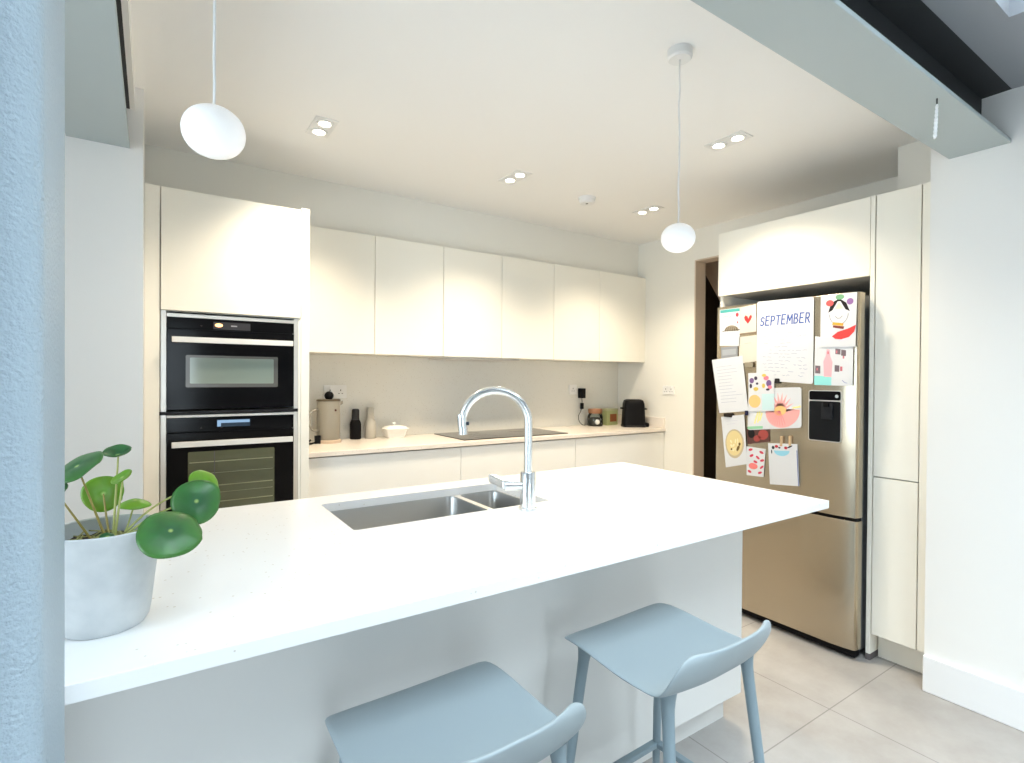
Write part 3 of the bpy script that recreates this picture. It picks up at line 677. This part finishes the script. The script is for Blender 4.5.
leaf((.026, 1.04, 1.085), .0475, (.10, -.62, .78), 'leaf_dark', cup=.22, stem_from=(.012, -.004), sag=.020)
leaf((.067, 1.12, 1.112), .040, (-.10, -.95, .30), 'leaf_dark', cup=.25, stem_from=(.012, .004), sag=.016)
leaf((.086, 1.165, 1.137), .029, (.45, -.72, .52), 'leaf_lite', cup=.30, stem_from=(.016, .010), sag=.020)
leaf((-.124, 1.075, 1.160), .018, (-.55, -.4, .75), 'leaf_dark', cup=.15, stem_from=(-.01, -.01), smat='stem_brown', sag=.0)
leaf((-.060, 1.098, 1.072), .011, (.2, -.6, .7), 'leaf_dark', cup=.2, stem_from=(.0, .0), sag=.0)
leaf((-.010, 1.10, 1.080), .009, (.3, -.6, .7), 'leaf_lite', cup=.2, stem_from=(.01, .0), sag=.004)

# ---------------------------------------------------------------- bar stools
def make_stool(label):
    t = thing('bar_stool', label, 'bar stool', (0, 0, 0), 'blue grey bar stools at the island')
    S = .65
    # profile of the shell from the front lip to the top of the back: y, z, half width
    prof = [(.205, -.013, .160), (.203, -.006, .176), (.192, .002, .187), (.155, .006, .192), (.090, .002, .194), (.030, -.004, .196), (-.030, -.009, .197),
            (-.080, -.007, .197), (-.122, -.003, .195), (-.152, .009, .193), (-.172, .028, .194), (-.185, .054, .193), (-.193, .074, .184), (-.198, .091, .173), (-.200, .101, .156), (-.201, .105, .138)]
    NU = 18; rows = []
    bm = BM()
    for k, (y, z, w) in enumerate(prof):
        back = max(0, min(1, (-.09 - y)/.08)); row = []
        for i in range(NU+1):
            u = -1 + 2*i/NU; au = abs(u)
            x = w*u*1.03
            yy = y + back*.030*(au**2.4)
            zz = S + z + .010*(au**3)*(1-back) - back*.004*au
            if y > .1: zz -= .003*(au**4)*((y-.1)/.1); yy -= .010*(au**4)
            row.append(bm.verts.new((x, yy, zz)))
        rows.append(row)
    for a, b2 in zip(rows, rows[1:]):
        for i in range(NU): bm.faces.new((a[i], a[i+1], b2[i+1], b2[i]))
    o = obj('seat', bm, M['stool'], t, smooth=True, solid=.008, subsurf=1)
    s = o.modifiers.new('Bevel', 'BEVEL'); s.width = .003; s.segments = 2; s.limit_method = 'ANGLE'; s.angle_limit = math.radians(50)
    tops = ((-.150, .145), (.150, .145), (-.142, -.108), (.162, -.112)); bots = ((-.205, .205), (.205, .205), (-.200, -.185), (.205, -.185))
    for (a, b2), (c, d) in zip(tops, bots):
        f0 = Vector((a, b2, S-.006)); f1 = Vector((c, d, 0)); P = lambda q: f0.lerp(f1, q)
        obj('leg', tube(BM(), [P(0), P(.012), P(.03), P(.06), P(.12), P(.5), P(1)], [.022, .020, .0175, .0148, .0140, .0125, .0095], 18), M['stool_leg'], t, smooth='auto')
    at = lambda k, z: Vector((*tops[k], S-.004)).lerp(Vector((*bots[k], 0)), (S-.004-z)/(S-.004))
    for i, j in ((0, 1), (1, 3), (0, 2)):
        a, b2 = at(i, .235), at(j, .235); d = (b2-a).normalized(); n = Vector((-d.y, d.x, 0)); up = Vector((0, 0, 1))
        bm = BM(); loft(bm, [[p + n*.011*sx + up*.008*sz for sx, sz in ((-1, -1), (1, -1), (1, 1), (-1, 1))] for p in (a, b2)])
        obj('footrest', bm, M['stool_leg'], t, bevel=.003)
    bm = BM()
    for (a, b2), (c, d) in ((tops[0], tops[3]), (tops[1], tops[2])):
        tube(bm, [(a, b2, S-.022), (c, d, S-.022)], .009, 10)
    obj('seat_frame', bm, M['stool_leg'], t, smooth='auto')
    return t
s1 = make_stool('blue grey bar stool by the fridge end of the island')
s1.location = (1.094, 0.907, 0); s1.rotation_euler = (0, 0, math.radians(2))
s2 = s1.copy(); COL.objects.link(s2); s2['label'] = 'blue grey bar stool at the middle of the island, cut off below its seat'
for ch in list(s1.children):
    c = ch.copy(); COL.objects.link(c); c.parent = s2
s2.location = (0.481, 0.908, 0); s2.rotation_euler = (0, 0, math.radians(2))

# ---------------------------------------------------------------- fridge
FX = 2.757; FY0, FY1 = 1.194, 1.958
t = thing('fridge_freezer', 'tall stainless steel fridge freezer covered in papers', 'fridge', (2.95, 1.565, 0))
obj('body', bx(FX+.075, 3.45, FY0+.012, FY1-.004, .03, 1.750), M['fridge_side'], t, bevel=.003)
def fdoor(z0, z1, name):
    bm = BM(); r = .022
    lp = [(FX+.07, FY0), (FX+.07, FY1)] + [(FX + r*.6 - r*.6*math.sin(PI/2*i/6), FY1 - r + r*math.cos(PI/2*i/6)) for i in range(7)] + [(FX + .016*((1.33-y)/.126)**2.2, y) for y in [1.33-.126*k/14 for k in range(15)]] + [(FX + .016 + .024*k/5, 1.204 - .010*math.sin(PI/2*k/5)) for k in range(1, 6)]
    loft(bm, [[(a, b_, z0) for a, b_ in lp], [(a, b_, z1) for a, b_ in lp]])
    return obj(name, bm, M['fridge'], t, smooth='auto', bevel=.001)
d1 = fdoor(.680, 1.756, 'door'); d2_ = fdoor(.050, .664, 'freezer_drawer')
obj('grille', bx(FX+.03, FX+.075, FY0+.01, FY1-.01, .012, .046), M['black_plastic'], t)
obj('seal', bx(FX+.02, FX+.07, FY0+.006, FY1-.006, .664, .680), M['black_plastic'], t)
bm = BM()
for y in (FY0+.06, FY1-.06): lathe(bm, FX+.10, y, [(0, 0), (.016, 0), (.016, .03), (0, .03)], 14)
obj('foot', bm, M['black_plastic'], t)
# water dispenser
ds = obj('dispenser', BM() if False else loft(BM(), [[(FX-.0015, y, z) for y, z in rrect(1.262, 1.418, 1.034, 1.286, .012, 4)], [(FX+.010, y, z) for y, z in rrect(1.262, 1.418, 1.034, 1.286, .012, 4)]]), M['trim_steel'], d1)
loft_ = lambda y0, y1, z0, z1, r, a, b_: loft(BM(), [[(FX-a, y, z) for y, z in rrect(y0, y1, z0, z1, r, 4)], [(FX-b_, y, z) for y, z in rrect(y0, y1, z0, z1, r, 4)]])
obj('control_panel', loft_(1.266, 1.414, 1.238, 1.282, .008, .0035, .0), M['black_glass'], d1)
obj('recess', loft_(1.266, 1.414, 1.038, 1.232, .008, .0030, .0), new_mat('dispenser_recess', (.006, .007, .009), .5, spec=.15), d1)
obj('paddle', loft_(1.300, 1.352, 1.145, 1.225, .006, .012, .002), new_mat('dispenser_paddle', (.014, .015, .018), .4, spec=.2), d1, bevel=.002)
obj('nozzle', loft_(1.314, 1.338, 1.205, 1.230, .004, .022, .002), M['black_plastic'], d1, bevel=.002)
bm = lathe(BM(), 0, 0, [(0, .0005), (.007, .0004), (.008, 0)], 18)
for v in bm.verts: v.co = Vector((FX-.0036-v.co.z, 1.283+v.co.x, 1.258+v.co.y))
obj('button', bm, flat(190, 196, 200, .3), d1)

# tall cabinets around the fridge
CF = 2.85
t = thing('tall_cabinet', 'narrow tall white larder cabinet between the fridge and wall', 'cabinet', (3.1, 1.07, 0))
obj('carcass', bx(CF+.022, 3.59, .985, 1.155, .12, 2.21), M['carc'], t)
obj('door', bx(CF, CF+.02, .981, 1.160, .883, 2.215), M['cab'], t, bevel=.0015)
obj('door', bx(CF, CF+.02, .981, 1.160, .128, .877), M['cab'], t, bevel=.0015)
obj('filler_panel', bx(CF+.002, CF+.02, .927, .977, .128, 2.215), M['cab'], t, bevel=.001)
sp = obj('side_panel', bx(CF-.002, 3.59, 1.164, 1.183, .03, 2.215), M['cab'], t, bevel=.001)
obj('panel_foot', bx(CF-.002, 3.55, 1.164, 1.183, 0, .03), flat(110, 104, 104), sp)
obj('plinth', bx(CF+.075, CF+.095, .927, 1.160, 0, .125), M['cab'], t)
t = thing('bridging_cabinet', 'wide cream cabinet mounted above the fridge', 'cabinet', (3.1, 1.6, 1.84))
obj('carcass', bx(CF+.022, 3.59, 1.184, 1.992, 1.842, 2.213), M['carc'], t)
obj('door', bx(CF, CF+.02, 1.186, 2.014, 1.838, 2.215), M['cab'], t, bevel=.0015)
obj('side_panel', bx(CF+.021, 3.59, 1.994, 2.014, 0, 2.213), M['cab'], t, bevel=.001)

# ---------------------------------------------------------------- papers on the fridge door
# local frame: s runs towards the tall cabinet (-Y), t is up, the sheet faces -X
class Sheet:
    def __init__(self, name, label, cat, quad, mat, layer, thick=.0007, corner=.003, group='papers on the fridge door'):
        # quad: TL TR BR BL as (y, z)
        self.q = [Vector(p) for p in quad]; self.x = FX - .0006 - layer*.0016; self.th = thick
        c = sum(self.q, Vector((0, 0)))/4; self.n = 0
        self.o = thing(name, label, cat, (self.x, c.x, min(p.y for p in self.q)), group)
        pts = self.outline(corner)
        bm = BM(); loft(bm, [[(self.x, y, z) for y, z in pts], [(self.x-thick, y, z) for y, z in pts]])
        self.base = obj('sheet', bm, mat, self.o)
    def P(self, s, t_):
        TL, TR, BR, BL = self.q
        a = TL.lerp(TR, s); b_ = BL.lerp(BR, s); return b_.lerp(a, t_)
    def outline(self, r):
        if r <= 0.0035: return [self.P(*p) for p in ((0, 0), (1, 0), (1, 1), (0, 1))]
        w = (self.q[1]-self.q[0]).length; h = (self.q[3]-self.q[0]).length
        return [self.P(a, b_) for a, b_ in [(x/w, y/h) for x, y in rrect(0, w, 0, h, r, 4)]]
    def poly(self, name, polys, mat, lift=None):
        self.n += 1; bm = BM(); x0 = self.x-self.th; x1 = x0-.00012*(self.n if lift is None else lift)
        for pl in polys:
            pts = [self.P(*p) for p in pl]
            loft(bm, [[(x0+.0002, p.x, p.y) for p in pts], [(x1, p.x, p.y) for p in pts]])
        return obj(name, bm, mat, self.o)
    def strokes(self, name, lines, mat, w=.0015):
        self.n += 1; bm = BM(); x0 = self.x-self.th; x1 = x0-.00012*self.n
        for ln in lines:
            pts = [self.P(*p) for p in ln]
            for a, b_ in zip(pts, pts[1:]):
                d = (b_-a)
                if d.length < 1e-6: continue
                d.normalize(); nn = Vector((-d.y, d.x))*w; a2 = a-d*w*.6; b3 = b_+d*w*.6
                qd = [a2-nn, b3-nn, b3+nn, a2+nn]
                loft(bm, [[(x0+.0002, p.x, p.y) for p in qd], [(x1, p.x, p.y) for p in qd]])
        return obj(name, bm, mat, self.o)
def ell(cx, cy, rx, ry, n=22, a0=0, a1=2*PI, rot=0):
    out = []
    for i in range(n):
        a = a0+(a1-a0)*i/(n if a1-a0 > 6.28 else n-1); x = rx*math.cos(a); y = ry*math.sin(a)
        out.append((cx+x*math.cos(rot)-y*math.sin(rot), cy+x*math.sin(rot)+y*math.cos(rot)))
    return out
def rc(x0, x1, y0, y1): return [(x0, y0), (x1, y0), (x1, y1), (x0, y1)]
wob = lambda a: random.uniform(-a, a)
random.seed(5)
# turtle shell card
S = Sheet('greeting_card', 'white card with a teal band and a shell drawing', 'card', [(1.935, 1.741), (1.806, 1.742), (1.803, 1.525), (1.932, 1.531)], M['paper'], 1)
S.poly('teal_band', [rc(.04, 1, .905, .985)], flat(80, 170, 165))
S.poly('shell_drawing', [ell(.60, .40, .36, .15, 20, 0, PI)], flat(150, 138, 120))
S.strokes('shell_lines', [[(.28+.12*k, .40), (.36+.09*k, .50)] for k in range(6)] + [[(.15, .40), (1, .43)]], flat(90, 78, 62), .0018)
S.poly('red_mark', [ell(.88, .82, .07, .055), ell(.90, .62, .03, .03)], flat(205, 70, 80))
S.strokes('scribble', [[(.2+.1*k, .78+wob(.02)), (.25+.1*k, .80+wob(.02))] for k in range(5)], flat(150, 150, 170), .002)
# heart card
S = Sheet('greeting_card', 'cream card with a small red heart', 'card', [(1.804, 1.742), (1.706, 1.751), (1.704, 1.592), (1.804, 1.587)], M['cream_paper'], 1)
S.poly('red_heart', [[(.5, .36), (.30, .52), (.27, .62), (.36, .68), (.48, .62), (.52, .53), (.60, .64), (.70, .66), (.74, .58), (.66, .48)]], flat(215, 60, 62))
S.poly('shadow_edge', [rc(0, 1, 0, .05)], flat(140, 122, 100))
S = Sheet('note_paper', 'plain cream note hanging below the heart card', 'note', [(1.808, 1.576), (1.702, 1.581), (1.700, 1.438), (1.806, 1.423)], M['cream_paper'], 1)
S.strokes('faint_writing', [[(.3, .72), (.7, .73)]], flat(210, 180, 165), .001)
S = Sheet('magnet', 'grey square magnet between the shell card and the tilted letter', 'magnet', [(1.923, 1.521), (1.816, 1.526), (1.815, 1.455), (1.918, 1.446)], flat(150, 152, 155, .4), 1, thick=.003)
S.poly('face_stripe', [rc(.08, .92, .35, .8)], flat(172, 175, 180, .4))
# september planner
S = Sheet('wall_planner', 'large white planner sheet with SEPTEMBER in blue letters', 'planner', [(1.699, 1.762), (1.396, 1.754), (1.395, 1.316), (1.699, 1.334)], M['paper'], 2, thick=.002, corner=.012)
LET = {'S': [[(.9, .88), (.5, 1), (.12, .8), (.3, .55), (.75, .45), (.88, .2), (.5, 0), (.08, .12)]],
       'E': [[(.9, 1), (.12, 1), (.08, 0), (.88, 0)], [(.1, .52), (.7, .52)]],
       'P': [[(.1, 0), (.12, 1), (.7, .98), (.88, .75), (.7, .5), (.12, .47)]],
       'T': [[(.02, .98), (.98, 1)], [(.5, .98), (.48, 0)]],
       'M': [[(.04, 0), (.12, 1), (.5, .35), (.86, 1), (.96, 0)]],
       'B': [[(.1, 0), (.12, 1), (.65, .96), (.78, .76), (.6, .55), (.12, .53)], [(.6, .55), (.9, .3), (.7, .04), (.1, 0)]],
       'R': [[(.1, 0), (.12, 1), (.7, .98), (.84, .75), (.68, .52), (.12, .48)], [(.45, .5), (.95, 0)]]}
lines = []; x = .065; cw = .0845
for i, ch in enumerate('SEPTEMBER'):
    w = cw*(.92 if ch != 'M' else 1.18); h = .112 if i else .105; y0 = .690 + .003*math.sin(i*2.1) + .02*(i/8)
    for st in LET[ch]: lines.append([(x + a*w + .012*(b_-.5)+wob(.0008), y0 + b_*h) for a, b_ in st])
    x += w + .0195
S.strokes('blue_lettering', lines, flat(70, 98, 172), .0033)
lines = []
for r_ in range(13):
    y = .60-.043*r_; a = .12 + wob(.04)
    while a < .84:
        b_ = a + random.uniform(.03, .10)
        if random.random() < .62: lines.append([(a, y+wob(.006)), ((a+b_)/2, y+wob(.008)), (b_, y+wob(.006))])
        a = b_ + .03
S.strokes('faint_writing', lines, flat(150, 156, 184), .0009)
# tilted letter
S = Sheet('letter', 'long white letter hanging tilted at the door edge', 'letter', [(1.982, 1.450), (1.784, 1.470), (1.744, 1.161), (1.927, 1.139)], M['paper'], 3)
S.strokes('faint_writing', [[(.12, .85-.06*k), (.12+random.uniform(.4, .75), .85-.06*k)] for k in range(12)], flat(160, 164, 184), .0008)
# child's drawing with pink flower
S = Sheet('childs_drawing', "child's drawing of a large pink flower", 'drawing', [(1.745, 1.285), (1.453, 1.300), (1.450, 1.092), (1.749, 1.055)], M['paper'], 2, thick=.001, corner=.014)
S.poly('pink_flower', [ell(.66, .42, .31, .40, 26, PI*.92, PI*2.02)] + [[(.62-.05*math.sin(a), .42+.05*math.cos(a)), (.62+.27*math.cos(a), .42+.47*math.sin(a)), (.62+.05*math.sin(a), .42-.05*math.cos(a)), ] for a in [.1+.33*k for k in range(10)]], flat(240, 172, 168))
S.poly('flower_heart', [ell(.62, .44, .11, .12)], flat(246, 196, 130))
S.strokes('petal_lines', [[(.62, .44), (.62+.25*math.cos(a), .44+.36*math.sin(a))] for a in [PI*1.05+.2*k for k in range(10)]], flat(228, 128, 132), .0011)
S.strokes('yellow_strokes', [[(.20, .42), (.14, .16)], [(.24, .44), (.20, .18)], [(.28, .40), (.24, .22)], [(.85, .5), (.98, .52)]], flat(244, 232, 150), .004)
S.poly('green_strip', [rc(.0, .30, .02, .085)], flat(150, 205, 165))
# photo and red card behind
S = Sheet('photograph', 'dark photograph with red tones under the flower drawing', 'photo', [(1.757, 1.072), (1.621, 1.078), (1.620, 1.003), (1.748, .976)], flat(96, 66, 62, .35), 1)
S.poly('red_tones', [ell(.72, .52, .22, .34), ell(.45, .30, .16, .2)], flat(168, 78, 72, .35))
S.poly('dark_tones', [ell(.20, .62, .15, .28)], flat(34, 32, 34, .35))
# collage card
S = Sheet('postcard', 'small postcard of colourful stickers with an orange circle', 'card', [(1.747, 1.372), (1.597, 1.375), (1.594, 1.170), (1.740, 1.160)], M['paper'], 4)
S.poly('orange_circle', [ell(.24, .26, .24, .17)], flat(246, 196, 130))
S.poly('pale_blue_block', [rc(.53, 1, .03, .45)], flat(200, 226, 228))
S.poly('purple_stickers', [ell(.14, .80, .09, .07), ell(.80, .72, .10, .09)], flat(120, 92, 140))
S.poly('pink_stickers', [ell(.70, .86, .10, .06), ell(.84, .62, .08, .05)], flat(224, 130, 150))
S.poly('yellow_stickers', [ell(.62, .93, .08, .04), ell(.30, .58, .10, .05), ell(.60, .66, .06, .06)], flat(216, 190, 96))
S.poly('dark_stickers', [ell(.30, .86, .06, .05), ell(.10, .66, .05, .06), ell(.76, .56, .07, .03), ell(.35, .72, .05, .03)], flat(70, 62, 80))
# face drawing
S = Sheet('childs_drawing', 'drawing of a smiling face with flowers and a watermelon slice', 'drawing', [(1.361, 1.753), (1.196, 1.752), (1.201, 1.496), (1.361, 1.500)], M['paper'], 4, thick=.001)
S.poly('black_hair', [[(.22, .66), (.30, .84), (.48, .90), (.56, .90), (.72, .82), (.82, .66), (.70, .70), (.56, .86), (.48, .86), (.34, .70)]], flat(38, 34, 36))
S.strokes('face_outline', [ell(.52, .62, .26, .20, 20, PI, 2*PI), [(.42, .58), (.48, .54), (.56, .54), (.62, .58)]], flat(120, 120, 130), .0011)
S.poly('red_flower', [ell(.26, .84, .11, .06)], flat(216, 96, 96))
S.poly('green_flower', [ell(.54, .94, .12, .05)], flat(120, 170, 130))
S.poly('purple_flower', [ell(.82, .84, .09, .06)], flat(150, 110, 165))
S.poly('pale_brow', [[(.40, .72), (.52, .84), (.64, .72)]], flat(226, 238, 190))
S.poly('orange_stripe', [[(.34, .42), (.36, .47), (.66, .44), (.64, .39)]], flat(240, 170, 70))
S.poly('brown_stripe', [[(.36, .37), (.37, .41), (.68, .38), (.66, .33)]], flat(130, 72, 66))
S.poly('watermelon_slice', [[(.34, .20), (.50, .28), (.80, .34), (1.0, .40), (.96, .28), (.82, .18), (.60, .14), (.44, .15)]], flat(226, 72, 70))
# picture card beneath
S = Sheet('picture_card', 'white picture card with a pink bottle and turquoise base', 'card', [(1.388, 1.556), (1.211, 1.518), (1.213, 1.310), (1.390, 1.312)], M['paper'], 2)
S.poly('turquoise_block', [rc(.0, .46, .0, .19)], flat(150, 222, 218))
S.poly('pink_bottle', [[(.26, .18), (.24, .50), (.30, .62), (.32, .76), (.40, .76), (.42, .62), (.48, .50), (.46, .18)]], flat(244, 178, 186))
S.poly('small_pictures', [rc(.55, .68, .68, .80), rc(.70, .82, .66, .79), rc(.54, .66, .30, .44), rc(.02, .16, .24, .40)], flat(120, 106, 112))
S.poly('tiny_marks', [rc(.57, .60, .70, .76), rc(.74, .78, .60, .66), rc(.68, .74, .32, .42), rc(.34, .38, .66, .72), rc(.06, .09, .30, .35)], flat(205, 120, 130))
S.strokes('blue_mark', [[(.74, .12), (.80, .07), (.86, .06)]], flat(110, 120, 180), .001)
# recipe card with a round dish
S = Sheet('recipe_card', 'white recipe card with an oval picture of a pasta dish', 'card', [(1.914, 1.118), (1.768, 1.140), (1.747, .866), (1.880, .828)], M['paper'], 4)
S.poly('plate_rim', [ell(.50, .44, .42, .29)], flat(196, 180, 150))
S.poly('pasta', [ell(.49, .45, .36, .25)], flat(226, 206, 150))
S.poly('pasta_pieces', [ell(.35+.1*(k % 4), .33+.08*(k//3), .05, .025, 12, rot=k*.7) for k in range(9)], flat(242, 228, 184))
S.poly('herbs', [ell(.64, .34, .09, .04, 14, rot=.5), ell(.72, .42, .05, .03), ell(.34, .34, .04, .02)], flat(112, 88, 50))
S.strokes('faint_writing', [[(.2, .9), (.7, .9)], [(.25, .84), (.6, .84)]], flat(200, 200, 212), .0009)
# lips card
S = Sheet('postcard', 'white postcard patterned with red lips', 'card', [(1.754, .965), (1.642, .961), (1.652, .808), (1.752, .804)], M['paper'], 2)
S.poly('red_lips', [ell(a, b_, .115, .045, 14, rot=r_) for a, b_, r_ in ((.22, .90, .2), (.80, .86, -.2), (.28, .70, .3), (.62, .66, -.4), (.86, .58, .2), (.50, .50, -.2), (.18, .14, -.2), (.78, .14, .2), (.86, .34, .5))], flat(208, 70, 92))
S.poly('large_lips', [ell(.38, .34, .26, .11, 18)], flat(236, 130, 126))
# notepad
S = Sheet('notepad', 'white notepad with a pale blue oval at its top', 'notepad', [(1.626, .995), (1.470, 1.007), (1.457, .793), (1.612, .777)], M['paper'], 2, thick=.006)
S.poly('blue_oval', [ell(.47, .83, .27, .13, 24, PI, 2*PI)], flat(150, 208, 228))
S.poly('red_blossoms', [ell(.30, .93, .06, .035), ell(.62, .90, .06, .035), ell(.46, .96, .05, .025)], flat(190, 60, 70))
S.poly('dark_leaves', [ell(.18, .90, .05, .04), ell(.76, .93, .09, .02, rot=.3), ell(.12, .80, .02, .05), ell(.40, .90, .04, .02)], flat(52, 56, 66))
S.poly('blue_edge', [rc(.975, 1.0, 0, .85)], flat(110, 120, 170))
# loose magnets
def magnet(y, z, w, h, col, label):
    bm = BM(); loft(bm, [[(FX-.009, a, c) for a, c in rrect(y-w/2, y+w/2, z-h/2, z+h/2, min(w, h)*.2, 3)], [(FX-.0125, a, c) for a, c in rrect(y-w/2, y+w/2, z-h/2, z+h/2, min(w, h)*.2, 3)]])
    box(bm, FX-.0095, FX-.0002, y-w*.3, y+w*.3, z-h*.3, z+h*.3)
    tag(obj('magnet', bm, col), label, 'magnet', 'magnets on the fridge door')
magnet(1.742, 1.418, .050, .026, flat(150, 140, 120, .4), 'small taupe magnet below the plain cream note')
magnet(1.578, 1.330, .026, .026, flat(42, 40, 40, .4), 'small black magnet at the bottom of the planner sheet')
magnet(1.868, 1.130, .052, .022, flat(46, 40, 36, .4), 'flat black magnet at the foot of the tilted letter')
magnet(1.752, 1.150, .020, .026, flat(40, 42, 70, .4), 'tiny dark blue magnet above the recipe card')
for (y, z, lb) in ((1.552, 1.018, 'pale wooden peg gripping the notepad, the one nearer the lips postcard'), (1.506, 1.024, 'pale wooden peg gripping the notepad, the one nearer the dispenser')):
    bm = BM(); box(bm, FX-.014, FX-.0003, y-.006, y+.006, z-.030, z+.022)
    tag(obj('clothes_peg', bm, flat(206, 176, 140, .5), bevel=.002), lb, 'peg', 'pegs on the notepad')

# ---------------------------------------------------------------- light
w = bpy.data.worlds.new('sky'); SC.world = w; w.use_nodes = True
bg = w.node_tree.nodes['Background']; bg.inputs[0].default_value = (0.76, 0.90, 1.0, 1); bg.inputs[1].default_value = 5.8
def portal(name, loc, rot, sx, sy):
    l = bpy.data.lights.new(name, 'AREA'); l.shape = 'RECTANGLE'; l.size = sx; l.size_y = sy; l.cycles.is_portal = True
    o = bpy.data.objects.new(name, l); COL.objects.link(o); o.location = loc; o.rotation_euler = rot
portal('rooflight_portal', ((SX0+SX1)/2, (SY0+SY1)/2, zr((SY0+SY1)/2)+.02), (0, 0, 0), SX1-SX0, SY1-SY0)
portal('side_portal', (-2.69, 0.7, 1.17), (0, -PI/2, 0), 1.75, 1.9)
portal('garden_portal', (0.0, -3.59, 1.06), (PI/2, 0, 0), 1.15, 2.0)

# ---------------------------------------------------------------- camera
f_px = 537.0
Rm = [(0.83060707, -0.55681071, 0.00733007), (0.00152063, -0.01089523, -0.99993949), (0.55685688, 0.83056795, -0.00820296)]
cm = Matrix(((Rm[0][0], -Rm[1][0], -Rm[2][0]), (Rm[0][1], -Rm[1][1], -Rm[2][1]), (Rm[0][2], -Rm[1][2], -Rm[2][2])))
cam = bpy.data.cameras.new('camera'); co = bpy.data.objects.new('camera', cam); COL.objects.link(co)
co.matrix_world = Matrix.Translation((0, 0, 1.34)) @ cm.to_4x4()
cam.sensor_width = 36; cam.sensor_fit = 'HORIZONTAL'; cam.lens = f_px/1024*36; cam.clip_start = .02
SC.camera = co
SC.view_settings.view_transform = 'Standard'; SC.view_settings.look = 'None'; SC.view_settings.gamma = 1; SC.view_settings.use_curve_mapping = False
SC.view_settings.exposure = 0.90
SC.cycles.use_denoising = True
SC.cycles.max_bounces = 10; SC.cycles.diffuse_bounces = 6; SC.cycles.sample_clamp_indirect = 8
